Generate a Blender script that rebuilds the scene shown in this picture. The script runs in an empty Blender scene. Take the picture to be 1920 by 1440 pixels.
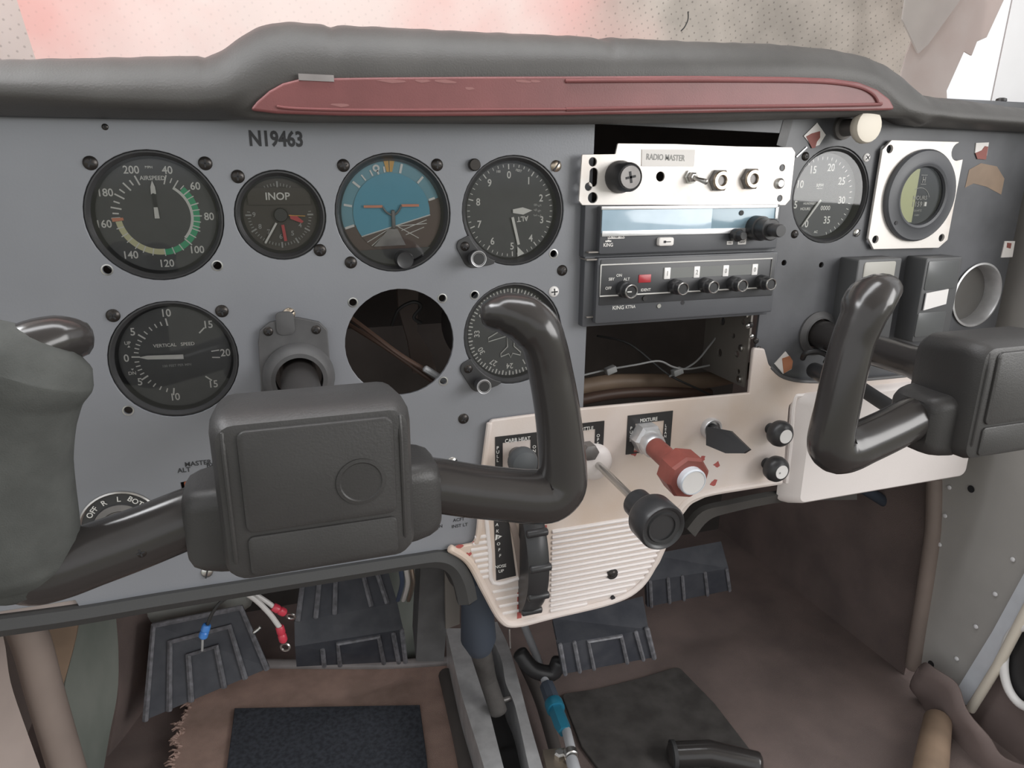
import bpy, math, random
from mathutils import Vector, Matrix
random.seed(7)
R = math.radians
PI = math.pi
sc = bpy.context.scene
C = sc.collection
S = 0.001                      # everything below is written in millimetres

# ------------------------------------------------------------------ camera
FPX, CD, YAW, PIT, ROL = 1319.29, 492.95, R(18.91), R(-16.845), R(0.39)
_f = Vector((math.sin(YAW)*math.cos(PIT), math.cos(YAW)*math.cos(PIT), math.sin(PIT)))
_r0 = Vector((math.cos(YAW), -math.sin(YAW), 0)); _u0 = _r0.cross(_f)
_r = _r0*math.cos(ROL) + _u0*math.sin(ROL); _u = -_r0*math.sin(ROL) + _u0*math.cos(ROL)
cd = bpy.data.cameras.new('camera'); cam = bpy.data.objects.new('camera', cd); C.objects.link(cam)
cd.sensor_fit = 'HORIZONTAL'; cd.sensor_width = 36.0; cd.lens = 36.0*FPX/1920; cd.clip_start = 0.02; cd.clip_end = 200
M = Matrix.Identity(4)
for i in range(3):
    M[i][0] = _r[i]; M[i][1] = _u[i]; M[i][2] = -_f[i]
M[1][3] = -CD*S
cam.matrix_world = M
sc.camera = cam

# ------------------------------------------------------------------ world, lights, exposure
w = bpy.data.worlds.new('world'); sc.world = w; w.use_nodes = True
wt = w.node_tree; wn = wt.nodes; wn.clear()
wo = wn.new('ShaderNodeOutputWorld'); bg = wn.new('ShaderNodeBackground')
tc = wn.new('ShaderNodeTexCoord'); sx = wn.new('ShaderNodeSeparateXYZ'); cr = wn.new('ShaderNodeValToRGB')
mp = wn.new('ShaderNodeMapRange'); mp.inputs[1].default_value = -1; mp.inputs[2].default_value = 1
cr.color_ramp.elements[0].position = 0.30; cr.color_ramp.elements[0].color = (0.42, 0.41, 0.385, 1)
cr.color_ramp.elements[1].position = 0.56; cr.color_ramp.elements[1].color = (0.98, 0.99, 1.0, 1)
e = cr.color_ramp.elements.new(0.485); e.color = (0.45, 0.46, 0.36, 1)
e = cr.color_ramp.elements.new(0.505); e.color = (0.82, 0.86, 0.90, 1)
wt.links.new(tc.outputs['Generated'], sx.inputs[0]); wt.links.new(sx.outputs[2], mp.inputs[0])
wt.links.new(mp.outputs[0], cr.inputs[0]); wt.links.new(cr.outputs[0], bg.inputs[0])
bg.inputs[1].default_value = 0.95
wt.links.new(bg.outputs[0], wo.inputs[0])

def area(name, loc, tgt, sx_, sy_, power, col=(1, 1, 1)):
    ld = bpy.data.lights.new(name, 'AREA'); ld.shape = 'RECTANGLE'; ld.size = sx_*S; ld.size_y = sy_*S
    ld.energy = power; ld.color = col
    o = bpy.data.objects.new(name, ld); C.objects.link(o)
    o.location = Vector(loc)*S
    o.rotation_euler = (Vector(tgt)-Vector(loc)).to_track_quat('-Z', 'Y').to_euler()
    return o
area('door_daylight', (950, -900, 190), (0, -900, 190), 960, 480, 10.5, (1.0, 0.985, 0.97))
area('windshield_daylight', (60, -90, 418), (60, -120, 0), 800, 120, 2.6, (0.97, 0.98, 1.0))
area('left_window_daylight', (-430, 50, 425), (-80, -165, -160), 300, 200, 2.6, (0.97, 0.98, 1.0))
sl = bpy.data.lights.new('sun', 'SUN'); sl.energy = 1.0; sl.angle = R(3); sl.color = (1.0, 0.96, 0.9)
so = bpy.data.objects.new('sun', sl); C.objects.link(so); so.rotation_euler = Vector((0.15, -0.75, -0.65)).to_track_quat('-Z', 'Y').to_euler()
vs = sc.view_settings
vs.view_transform = 'Standard'; vs.look = 'None'; vs.exposure = 0.2; vs.gamma = 1.0; vs.use_curve_mapping = False

# ------------------------------------------------------------------ placing helpers
def ray(u, v):
    return _f + _r*((u-960)/FPX) + _u*((720-v)/FPX)
def at(u, v, Y=0.0):           # a point of the photograph on the plane y = Y (mm)
    d = ray(u, v); return Vector((0, -CD, 0)) + d*((Y+CD)/d.y)
def atz(u, v, Z):
    d = ray(u, v); return Vector((0, -CD, 0)) + d*(Z/d.z)
def atx(u, v, X):
    d = ray(u, v); return Vector((0, -CD, 0)) + d*(X/d.x)
def xz(u, v, Y=0.0):
    p = at(u, v, Y); return (p.x, p.z)

# ------------------------------------------------------------------ materials
MATS = {}
def mat(name, col, rough=0.5, metal=0.0, var=0.0, vscale=40.0, bump=0.0, bscale=400.0, col2=None, spec=0.5, coat=0.0, bdist=0.0004, vlo=0.35, vhi=0.65, vdetail=4.0, vstretch=None):
    m = bpy.data.materials.new(name); m.use_nodes = True
    nt = m.node_tree; b = nt.nodes['Principled BSDF']
    b.inputs['Base Color'].default_value = (*col, 1); b.inputs['Roughness'].default_value = rough
    b.inputs['Metallic'].default_value = metal; b.inputs['Specular IOR Level'].default_value = spec
    b.inputs['Coat Weight'].default_value = coat
    tco = nt.nodes.new('ShaderNodeTexCoord')
    if var > 0 or col2:
        n = nt.nodes.new('ShaderNodeTexNoise'); n.inputs['Scale'].default_value = vscale; n.inputs['Detail'].default_value = vdetail
        src = tco.outputs['Object']
        if vstretch:
            mpn = nt.nodes.new('ShaderNodeMapping'); mpn.inputs['Scale'].default_value = vstretch
            nt.links.new(src, mpn.inputs[0]); src = mpn.outputs[0]
        nt.links.new(src, n.inputs['Vector'])
        r = nt.nodes.new('ShaderNodeValToRGB')
        r.color_ramp.elements[0].position = vlo; r.color_ramp.elements[1].position = vhi
        c2 = col2 if col2 else tuple(min(1, x*(1+var)) for x in col)
        c1 = col if col2 else tuple(x*(1-var) for x in col)
        r.color_ramp.elements[0].color = (*c1, 1); r.color_ramp.elements[1].color = (*c2, 1)
        nt.links.new(n.outputs[0], r.inputs[0]); nt.links.new(r.outputs[0], b.inputs['Base Color'])
    if bump > 0:
        n2 = nt.nodes.new('ShaderNodeTexNoise'); n2.inputs['Scale'].default_value = bscale; n2.inputs['Detail'].default_value = 3
        bp = nt.nodes.new('ShaderNodeBump'); bp.inputs['Strength'].default_value = bump; bp.inputs['Distance'].default_value = bdist
        nt.links.new(tco.outputs['Object'], n2.inputs['Vector']); nt.links.new(n2.outputs[0], bp.inputs['Height'])
        nt.links.new(bp.outputs[0], b.inputs['Normal'])
    MATS[name] = m
    return m
mat('grey_paint', (0.238, 0.246, 0.268), 0.30, var=0.05, vscale=9, bump=0.12, bscale=700)
mat('black_paint', (0.098, 0.101, 0.110), 0.42, var=0.25, vscale=14, bump=0.1, bscale=500)
mat('vinyl', (0.068, 0.065, 0.062), 0.52, var=0.12, vscale=20, bump=0.35, bscale=900, bdist=0.0005)
mat('red_vinyl', (0.185, 0.062, 0.062), 0.45, var=0.10, vscale=25, bump=0.2, bscale=900)
mat('red_worn', (0.27, 0.125, 0.12), 0.7)
mat('rubber', (0.032, 0.032, 0.033), 0.7, bump=0.2, bscale=600)
mat('horn_plastic', (0.034, 0.031, 0.030), 0.20, bump=0.02, bscale=300)
mat('hub_plastic', (0.036, 0.0345, 0.034), 0.48, var=0.1, vscale=30, bump=0.35, bscale=900)
mat('foam', (0.080, 0.083, 0.079), 0.95, var=0.12, vscale=60, bump=0.6, bscale=1500, spec=0.1)
mat('beige', (0.74, 0.665, 0.63), 0.42, col2=(0.65, 0.53, 0.445), vscale=9, vlo=0.42, vhi=0.68, bump=0.15, bscale=700)
mat('beige_clean', (0.80, 0.745, 0.725), 0.4, var=0.03, vscale=12, bump=0.15, bscale=900)
mat('red_scrape', (0.42, 0.10, 0.09), 0.7)
mat('bezel', (0.042, 0.042, 0.044), 0.40)
mat('dial', (0.105, 0.106, 0.108), 0.75, var=0.06, vscale=60)
mat('dial_brown', (0.085, 0.074, 0.067), 0.75)
mat('white_print', (0.74, 0.73, 0.70), 0.6)
mat('grey_print', (0.36, 0.36, 0.35), 0.7)
mat('black_print', (0.025, 0.025, 0.028), 0.6)
mat('green_print', (0.07, 0.43, 0.22), 0.6)
mat('yellow_print', (0.66, 0.64, 0.40), 0.6)
mat('orange_print', (0.72, 0.28, 0.17), 0.6)
mat('amber_print', (0.66, 0.36, 0.08), 0.6)
mat('red_print', (0.55, 0.06, 0.07), 0.5)
mat('sky_blue', (0.11, 0.35, 0.47), 0.6, var=0.04, vscale=20)
mat('sky_blue_rim', (0.17, 0.35, 0.42), 0.6)
mat('earth_brown', (0.125, 0.088, 0.075), 0.65)
mat('black_metal', (0.028, 0.027, 0.028), 0.42)
mat('dark_screw', (0.05, 0.045, 0.042), 0.35, metal=0.7)
mat('steel', (0.56, 0.55, 0.53), 0.30, metal=1.0)
mat('brass', (0.55, 0.47, 0.38), 0.35, metal=1.0)
mat('alu_white', (0.84, 0.80, 0.765), 0.42, metal=0.25, col2=(0.70, 0.62, 0.56), vscale=28, vlo=0.55, vhi=0.78, bump=0.1, bscale=300)
mat('alu', (0.66, 0.66, 0.67), 0.36, metal=0.6, var=0.12, vscale=60, bump=0.08, bscale=500)
mat('alu_bright', (0.80, 0.84, 0.90), 0.3, metal=0.25, var=0.05, vscale=30)
mat('dull_metal', (0.20, 0.19, 0.185), 0.45, metal=0.6, var=0.2, vscale=40)
mat('bracket_grey', (0.095, 0.094, 0.096), 0.5, var=0.15, vscale=50)
mat('pedal', (0.045, 0.048, 0.060), 0.55, col2=(0.07, 0.073, 0.085), vscale=45, bump=0.15, bscale=500)
mat('pedal_worn', (0.17, 0.17, 0.185), 0.5, var=0.3, vscale=160)
mat('carpet', (0.52, 0.365, 0.31), 0.95, col2=(0.41, 0.29, 0.245), vscale=35, bump=0.9, bscale=1600, bdist=0.0015, spec=0.1)
mat('carpet_dark', (0.25, 0.195, 0.18), 0.95, col2=(0.185, 0.147, 0.137), vscale=14, bump=0.8, bscale=1600, bdist=0.0015, spec=0.1)
mat('heel_pad', (0.055, 0.060, 0.072), 0.85, var=0.25, vscale=220, bump=0.6, bscale=1400, spec=0.2)
mat('mat_black', (0.075, 0.070, 0.067), 0.9, var=0.2, vscale=40, bump=0.6, bscale=1200, spec=0.1)
mat('piping', (0.27, 0.25, 0.245), 0.4, var=0.15, vscale=40)
mat('trim_brown', (0.25, 0.20, 0.175), 0.6, var=0.1, vscale=15)
mat('trim_beige', (0.42, 0.35, 0.32), 0.6, var=0.08, vscale=15)
mat('primer_green', (0.165, 0.185, 0.165), 0.5, col2=(0.25, 0.265, 0.24), vscale=18, vstretch=(1, 1, .3))
mat('door_grey', (0.385, 0.372, 0.355), 0.6, var=0.06, vscale=12, bump=0.2, bscale=600)
mat('post_grey', (0.74, 0.735, 0.75), 0.6, var=0.04, vscale=10)
mat('wire_white', (0.55, 0.53, 0.52), 0.45)
mat('wire_black', (0.03, 0.03, 0.03), 0.45)
mat('wire_grey', (0.30, 0.30, 0.30), 0.5)
mat('wire_brown', (0.10, 0.06, 0.045), 0.5)
mat('wire_blue', (0.05, 0.07, 0.12), 0.5)
mat('crimp_red', (0.55, 0.045, 0.075), 0.35)
mat('crimp_blue', (0.06, 0.22, 0.60), 0.35)
mat('hose_grey', (0.42, 0.43, 0.45), 0.45)
mat('fitting_blue', (0.030, 0.21, 0.32), 0.35, metal=0.3)
mat('boot_blue', (0.055, 0.068, 0.092), 0.6)
mat('edge_rubber', (0.05, 0.05, 0.05), 0.6, bump=0.2, bscale=600)
mat('duct_pale', (0.50, 0.52, 0.49), 0.5, var=0.15, vscale=20)
mat('knob_black', (0.032, 0.032, 0.034), 0.36)
mat('knob_grey', (0.070, 0.075, 0.080), 0.6)
mat('knob_red', (0.26, 0.070, 0.055), 0.5, var=0.12, vscale=60)
mat('cap_white', (0.86, 0.84, 0.83), 0.4)
mat('cream', (0.76, 0.70, 0.60), 0.5)
mat('label_white', (0.82, 0.79, 0.765), 0.55)
mat('sticker_red', (0.28, 0.09, 0.075), 0.6)
mat('sticker_orange', (0.45, 0.19, 0.10), 0.55)
mat('radio_black', (0.082, 0.085, 0.094), 0.45, bump=0.1, bscale=700)
mat('radio_face', (0.045, 0.046, 0.050), 0.4)
mat('display_blue', (0.50, 0.64, 0.75), 0.12, col2=(0.34, 0.47, 0.57), vscale=16)
mat('display_dark', (0.26, 0.38, 0.46), 0.15)
mat('lamp_red', (0.40, 0.03, 0.04), 0.3)
mat('window_grey', (0.20, 0.205, 0.20), 0.3)
mat('tach_face', (0.095, 0.10, 0.105), 0.5)
mat('tach_print', (0.92, 0.92, 0.88), 0.6)
mat('hour_face', (0.038, 0.044, 0.052), 0.5)
mat('hour_yellow', (0.46, 0.48, 0.28), 0.4)
mat('gauge_cream', (0.40, 0.39, 0.355), 0.45)
mat('gauge_box', (0.085, 0.087, 0.09), 0.5)
mat('gauge_window', (0.105, 0.11, 0.112), 0.28)
mat('vent_grey', (0.13, 0.125, 0.118), 0.4)
mat('cabin_dark', (0.08, 0.07, 0.065), 0.8, var=0.3, vscale=8)
mat('shelf_metal', (0.26, 0.24, 0.22), 0.5, metal=0.4)
mat('duct_tan', (0.26, 0.185, 0.13), 0.55, var=0.2, vscale=20)
mat('cloth_brown', (0.18, 0.138, 0.128), 0.8, var=0.1, vscale=20)
mat('white_plastic', (0.85, 0.84, 0.83), 0.4)
mat('master_orange', (0.62, 0.17, 0.08), 0.5)

def glass_mat():
    m = bpy.data.materials.new('gauge_glass'); m.use_nodes = True; nt = m.node_tree; nt.nodes.clear()
    o = nt.nodes.new('ShaderNodeOutputMaterial'); mx = nt.nodes.new('ShaderNodeMixShader')
    t = nt.nodes.new('ShaderNodeBsdfTransparent'); g = nt.nodes.new('ShaderNodeBsdfGlossy'); fr = nt.nodes.new('ShaderNodeFresnel')
    g.inputs['Roughness'].default_value = 0.03; fr.inputs[0].default_value = 1.5
    nt.links.new(fr.outputs[0], mx.inputs[0]); nt.links.new(t.outputs[0], mx.inputs[1]); nt.links.new(g.outputs[0], mx.inputs[2])
    nt.links.new(mx.outputs[0], o.inputs[0]); MATS['glass'] = m
glass_mat()

def cloth_mat(name, colA, colB, dots, trans=0.5, lo=0.4, hi=0.62, scale=5, axis_mix=None, pitch=0.0075):
    m = bpy.data.materials.new(name); m.use_nodes = True; nt = m.node_tree; nt.nodes.clear()
    N = nt.nodes.new; L = nt.links.new
    o = N('ShaderNodeOutputMaterial'); mx = N('ShaderNodeMixShader'); d = N('ShaderNodeBsdfDiffuse'); t = N('ShaderNodeBsdfTranslucent')
    tco = N('ShaderNodeTexCoord'); n = N('ShaderNodeTexNoise'); n.inputs['Scale'].default_value = scale; n.inputs['Detail'].default_value = 5
    r = N('ShaderNodeValToRGB'); r.color_ramp.elements[0].position = lo; r.color_ramp.elements[1].position = hi
    r.color_ramp.elements[0].color = (*colA, 1); r.color_ramp.elements[1].color = (*colB, 1)
    L(tco.outputs['Object'], n.inputs['Vector']); L(n.outputs[0], r.inputs[0])
    col = r.outputs[0]
    if axis_mix:
        x0, x1, c3, c4 = axis_mix
        s = N('ShaderNodeSeparateXYZ'); L(tco.outputs['Object'], s.inputs[0])
        n3 = N('ShaderNodeTexNoise'); n3.inputs['Scale'].default_value = 6; L(tco.outputs['Object'], n3.inputs['Vector'])
        ad = N('ShaderNodeMath'); ad.operation = 'MULTIPLY_ADD'; L(n3.outputs[0], ad.inputs[0]); ad.inputs[1].default_value = 0.30; L(s.outputs[0], ad.inputs[2])
        mr = N('ShaderNodeMapRange'); mr.interpolation_type = 'SMOOTHSTEP'; mr.inputs[1].default_value = x0+0.15; mr.inputs[2].default_value = x1+0.15
        L(ad.outputs[0], mr.inputs[0])
        n4 = N('ShaderNodeTexNoise'); n4.inputs['Scale'].default_value = 15; n4.inputs['Detail'].default_value = 6; L(tco.outputs['Object'], n4.inputs['Vector'])
        r4 = N('ShaderNodeValToRGB'); r4.color_ramp.elements[0].position = 0.35; r4.color_ramp.elements[1].position = 0.62
        r4.color_ramp.elements[0].color = (*c4, 1); r4.color_ramp.elements[1].color = (*c3, 1); L(n4.outputs[0], r4.inputs[0])
        mc = N('ShaderNodeMix'); mc.data_type = 'RGBA'; L(mr.outputs[0], mc.inputs[0]); L(col, mc.inputs[6]); L(r4.outputs[0], mc.inputs[7])
        col = mc.outputs[2]; mixfac = mr.outputs[0]
    else: mixfac = None
    if dots > 0:
        v = N('ShaderNodeTexVoronoi'); v.inputs['Scale'].default_value = 1/pitch; v.inputs['Randomness'].default_value = 0.12
        mpp = N('ShaderNodeMapping'); mpp.inputs['Rotation'].default_value = (0, 0.5, 0); mpp.inputs['Scale'].default_value = (1, 0.0, 1)
        L(tco.outputs['Object'], mpp.inputs[0]); L(mpp.outputs[0], v.inputs['Vector'])
        lt = N('ShaderNodeMapRange'); lt.inputs[1].default_value = 0.09; lt.inputs[2].default_value = 0.17; lt.inputs[3].default_value = 1-dots; lt.inputs[4].default_value = 1.0
        L(v.outputs['Distance'], lt.inputs[0])
        if mixfac is not None:
            ml = N('ShaderNodeMapRange'); ml.inputs[3].default_value = 0.92; ml.inputs[4].default_value = 1-dots; L(mixfac, ml.inputs[0]); L(ml.outputs[0], lt.inputs[3])
        mm = N('ShaderNodeMix'); mm.data_type = 'RGBA'; mm.blend_type = 'MULTIPLY'; mm.inputs[0].default_value = 1.0
        L(col, mm.inputs[6]); L(lt.outputs[0], mm.inputs[7]); col = mm.outputs[2]
    L(col, d.inputs[0]); L(col, t.inputs[0]); mx.inputs[0].default_value = trans
    L(d.outputs[0], mx.inputs[1]); L(t.outputs[0], mx.inputs[2]); L(mx.outputs[0], o.inputs[0])
    MATS[name] = m
cloth_mat('sunshade', (0.90, 0.46, 0.43), (0.94, 0.79, 0.75), 0.42, lo=0.38, hi=0.64, scale=4.0, axis_mix=(0.28, 0.42, (0.60, 0.54, 0.49), (0.42, 0.38, 0.345)), trans=0.5)
cloth_mat('curtain', (0.93, 0.87, 0.85), (0.88, 0.80, 0.775), 0.0, lo=0.4, hi=0.6, scale=12, trans=0.5)
cloth_mat('curtain_white', (0.95, 0.92, 0.90), (0.88, 0.85, 0.83), 0.0, lo=0.4, hi=0.6, scale=12, trans=0.5)
cloth_mat('headliner_pale', (0.74, 0.72, 0.69), (0.66, 0.64, 0.61), 0.28, trans=0.4)

# ------------------------------------------------------------------ mesh building
def T(x, y, z): return Matrix.Translation((x, y, z))
def RX(a): return Matrix.Rotation(a, 4, 'X')
def RY(a): return Matrix.Rotation(a, 4, 'Y')
def RZ(a): return Matrix.Rotation(a, 4, 'Z')
def align(p, d):               # local z along d, origin at p
    return T(*p) @ Vector(d).to_track_quat('Z', 'Y').to_matrix().to_4x4()

_txt = {}
def text_geo(s, wt=0.014):
    key = (s, wt)
    if key not in _txt:
        c = bpy.data.curves.new('t', 'FONT'); c.body = s; c.align_x = 'LEFT'; c.resolution_u = 3; c.offset = wt
        o = bpy.data.objects.new('t', c)
        me = o.to_mesh()
        vs_ = [v.co.copy() for v in me.vertices]; fs = [tuple(p.vertices) for p in me.polygons]
        o.to_mesh_clear(); bpy.data.objects.remove(o); bpy.data.curves.remove(c)
        x0 = min(v.x for v in vs_); x1 = max(v.x for v in vs_); y0 = min(v.y for v in vs_); y1 = max(v.y for v in vs_)
        h = 0.70
        vs_ = [Vector(((v.x-(x0+x1)/2)/h, (v.y-(y0+y1)/2)/h, 0)) for v in vs_]
        _txt[key] = (vs_, fs)
    return _txt[key]

class MB:
    def __init__(s): s.v = []; s.f = []
    def add(s, vs_, fs, M=None):
        n = len(s.v)
        s.v += [tuple(M @ Vector(v)) for v in vs_] if M is not None else [tuple(v) for v in vs_]
        s.f += [tuple(i+n for i in f) for f in fs]
        return s
    def box(s, x0, x1, y0, y1, z0, z1, M=None):
        vs_ = [(x, y, z) for z in (z0, z1) for y in (y0, y1) for x in (x0, x1)]
        return s.add(vs_, [(0, 2, 3, 1), (4, 5, 7, 6), (0, 1, 5, 4), (2, 6, 7, 3), (0, 4, 6, 2), (1, 3, 7, 5)], M)
    def quad(s, a, b, c, d): return s.add([a, b, c, d], [(0, 1, 2, 3)])
    def loft(s, loops, M=None, cap0=True, cap1=True, closed=True):
        n = len(loops[0]); vs_ = [p for l in loops for p in l]; fs = []
        for i in range(len(loops)-1):
            for j in range(n if closed else n-1):
                k = (j+1) % n
                fs.append((i*n+j, i*n+k, (i+1)*n+k, (i+1)*n+j))
        if cap0: fs.append(tuple(reversed(range(n))))
        if cap1: fs.append(tuple(range((len(loops)-1)*n, len(loops)*n)))
        return s.add(vs_, fs, M)
    def lathe(s, prof, M=None, seg=32, cap0=True, cap1=True, sides=None):
        seg = sides or seg
        loops = [[(r*math.cos(2*PI*j/seg), r*math.sin(2*PI*j/seg), z) for j in range(seg)] for r, z in prof]
        return s.loft(loops, M, cap0, cap1)
    def ring(s, r0, r1, z, M=None, seg=40):
        return s.lathe([(r0, z), (r1, z)], M, seg, False, False)
    def disc(s, r, z, M=None, seg=40, sx=1, sy=1):
        return s.add([(r*sx*math.cos(2*PI*j/seg), r*sy*math.sin(2*PI*j/seg), z) for j in range(seg)], [tuple(range(seg))], M)
    def rrect(s, hw, hh, r, z0, z1, b=0.0, M=None, cx=0, cy=0):     # rounded rectangle slab with bevelled front
        L = [rloop(hw, hh, r, z0, cx, cy), rloop(hw, hh, r, z1-b, cx, cy)]
        if b > 0:
            L.append(rloop(hw-b*0.3, hh-b*0.3, max(r-b*0.3, .1), z1-b*0.3, cx, cy)); L.append(rloop(hw-b, hh-b, max(r-b, .1), z1, cx, cy))
        return s.loft(L, M)
    def tube(s, path, rad, seg=14, M=None, cap=True, ell=None, up=(0, 0, 1)):
        pts = [Vector(p) for p in path]; n = len(pts)
        rad = rad if isinstance(rad, (list, tuple)) else [rad]*n
        ell = ell or [1.0]*n
        if not isinstance(ell, (list, tuple)): ell = [ell]*n
        loops = []; upv = Vector(up); prev = None
        for i, p in enumerate(pts):
            t = (pts[min(i+1, n-1)]-pts[max(i-1, 0)]).normalized()
            if prev is None:
                a = upv - t*upv.dot(t)
                if a.length < 1e-3: a = Vector((1, 0, 0)) - t*t.x
            else: a = prev - t*prev.dot(t)
            a.normalize(); prev = a; b = t.cross(a)
            loops.append([tuple(p + a*(rad[i]*ell[i]*math.cos(2*PI*j/seg)) + b*(rad[i]*math.sin(2*PI*j/seg))) for j in range(seg)])
        if cap:   # rounded ends
            def endcap(k, sgn):
                t = (pts[1]-pts[0]).normalized() if k == 0 else (pts[-1]-pts[-2]).normalized()
                c = pts[k]; out = []
                for q in (0.4, 0.8, 0.97):
                    out.append([tuple(c + (Vector(v)-c)*math.sqrt(1-q*q) + t*(sgn*q*rad[k]*0.5)) for v in loops[k]])
                return out
            a0 = endcap(0, -1); a1 = endcap(n-1, 1)
            loops = list(reversed(a0)) + loops + a1
        return s.loft(loops, M)
    def text(s, st, x, y, h, z=0, rot=0.0, ws=1.0, M=None, wt=0.016):
        vs_, fs = text_geo(st, wt)
        m = T(x, y, z) @ RZ(R(rot)) @ Matrix.Diagonal((h*ws, h, 1, 1))
        return s.add(vs_, fs, (M @ m) if M is not None else m)
    def tick(s, a, r0, r1, wd, z=0, cx=0, cy=0):     # a: degrees clockwise from 12 o'clock
        d = Vector((math.sin(R(a)), math.cos(R(a)))); n = Vector((d.y, -d.x))*wd/2; c = Vector((cx, cy))
        ps = [c+d*r0-n, c+d*r1-n, c+d*r1+n, c+d*r0+n]
        return s.add([(p.x, p.y, z) for p in ps], [(3, 2, 1, 0)] if False else [(0, 3, 2, 1)])
    def arc(s, a0, a1, r0, r1, z=0, n=24, cx=0, cy=0):
        L0 = []; L1 = []
        for i in range(n+1):
            a = R(a0+(a1-a0)*i/n)
            L0.append((cx+r0*math.sin(a), cy+r0*math.cos(a), z)); L1.append((cx+r1*math.sin(a), cy+r1*math.cos(a), z))
        return s.loft([L0, L1], None, False, False, closed=False)
    def mesh(s, name, m, smooth=35):
        me = bpy.data.meshes.new(name)
        me.from_pydata([(a*S, b*S, c*S) for a, b, c in s.v], [], s.f)
        me.materials.append(MATS[m]); me.validate(); me.update()
        if smooth:
            me.polygons.foreach_set('use_smooth', [True]*len(me.polygons))
            try: me.set_sharp_from_angle(angle=R(smooth))
            except Exception: pass
        return me
    def build(s, name, m, parent=None, loc=(0, 0, 0), rot=(0, 0, 0), smooth=35):
        return mobj(name, s.mesh(name, m, smooth), parent, loc, rot)

def rloop(hw, hh, r, z, cx=0, cy=0, k=5):
    out = []
    r = min(r, hw*0.999, hh*0.999)
    for qx, qy, a0 in ((1, 1, 0), (-1, 1, 90), (-1, -1, 180), (1, -1, 270)):
        for i in range(k+1):
            a = R(a0+90*i/k)
            out.append((cx+qx*(hw-r)+r*math.cos(a), cy+qy*(hh-r)+r*math.sin(a), z))
    return out
def mobj(name, me, parent=None, loc=(0, 0, 0), rot=(0, 0, 0)):
    o = bpy.data.objects.new(name, me); C.objects.link(o)
    o.location = Vector(loc)*S; o.rotation_euler = rot
    if parent: o.parent = parent
    return o
PANEL = (PI/2, 0, 0)           # local x = right, y = up, z = out of the panel towards the seats
def thing(name, label, cat, loc=(0, 0, 0), rot=PANEL, group=None):
    o = bpy.data.objects.new(name, None); C.objects.link(o); o.empty_display_size = 0.01
    o.location = Vector(loc)*S; o.rotation_euler = rot
    o['label'] = label; o['category'] = cat
    if group: o['group'] = group
    return o
def tag(o, label, cat, group=None):
    o['label'] = label; o['category'] = cat
    if group: o['group'] = group
    return o
def struct(o): o['kind'] = 'structure'; return o

def circ(cx, cy, r, n=40): return [(cx+r*math.cos(2*PI*i/n), cy+r*math.sin(2*PI*i/n)) for i in range(n)]
def plate(name, outline, holes, z0, z1, m, bevel=0.0, parent=None, loc=(0, 0, 0), rot=(0, 0, 0), smooth=35):
    """flat sheet with real cut-outs, local xy, from z0 to z1"""
    c = bpy.data.curves.new('p', 'CURVE'); c.dimensions = '2D'; c.fill_mode = 'BOTH'
    c.extrude = max((z1-z0)/2-bevel, 0.01); c.bevel_depth = bevel; c.bevel_resolution = 2; c.offset = -bevel
    for pts in [outline]+holes:
        sp = c.splines.new('POLY'); sp.points.add(len(pts)-1); sp.use_cyclic_u = True
        for i, p in enumerate(pts): sp.points[i].co = (p[0], p[1], 0, 1)
    o = bpy.data.objects.new('p', c); tm = o.to_mesh()
    b = MB(); b.add([(v.co.x, v.co.y, v.co.z+(z0+z1)/2) for v in tm.vertices], [tuple(p.vertices) for p in tm.polygons])
    o.to_mesh_clear(); bpy.data.objects.remove(o); bpy.data.curves.remove(c)
    return b.build(name, m, parent, loc, rot, smooth)
def fillet(pts, r, k=5):
    """round the corners of a closed polygon; r is one radius or a list"""
    out = []; n = len(pts)
    for i, p in enumerate(pts):
        ri = r[i] if isinstance(r, (list, tuple)) else r
        p = Vector(p); a = Vector(pts[i-1]); b = Vector(pts[(i+1) % n])
        if ri <= 0: out.append(tuple(p)); continue
        da = (a-p); db = (b-p); la, lb = da.length, db.length
        ang = da.angle(db); d = min(ri/math.tan(ang/2) if ang > .05 else 0, la*0.45, lb*0.45)
        s0 = p+da.normalized()*d; s1 = p+db.normalized()*d
        for j in range(k+1):
            t = j/k; out.append(tuple((1-t)**2*s0+2*t*(1-t)*p+t*t*s1))
    return out
def smoothpath(pts, n=8):
    P = [Vector(p) for p in pts]; out = []
    for i in range(len(P)-1):
        p0 = P[max(i-1, 0)]; p1 = P[i]; p2 = P[i+1]; p3 = P[min(i+2, len(P)-1)]
        for j in range(n):
            t = j/n
            out.append(0.5*((2*p1)+(p2-p0)*t+(2*p0-5*p1+4*p2-p3)*t*t+(3*p1-p0-3*p2+p3)*t**3))
    out.append(P[-1]); return [tuple(p) for p in out]
def interp(tab, x):
    if x <= tab[0][0]: return tab[0][1]
    for (a, b), (c, d) in zip(tab, tab[1:]):
        if x <= c: return b+(d-b)*(x-a)/(c-a)
    return tab[-1][1]
def sinterp(tab, x):            # smooth version
    return (interp(tab, x-2)+interp(tab, x)*2.4+interp(tab, x+2)+interp(tab, x-5)*.3+interp(tab, x+5)*.3)/5

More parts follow.
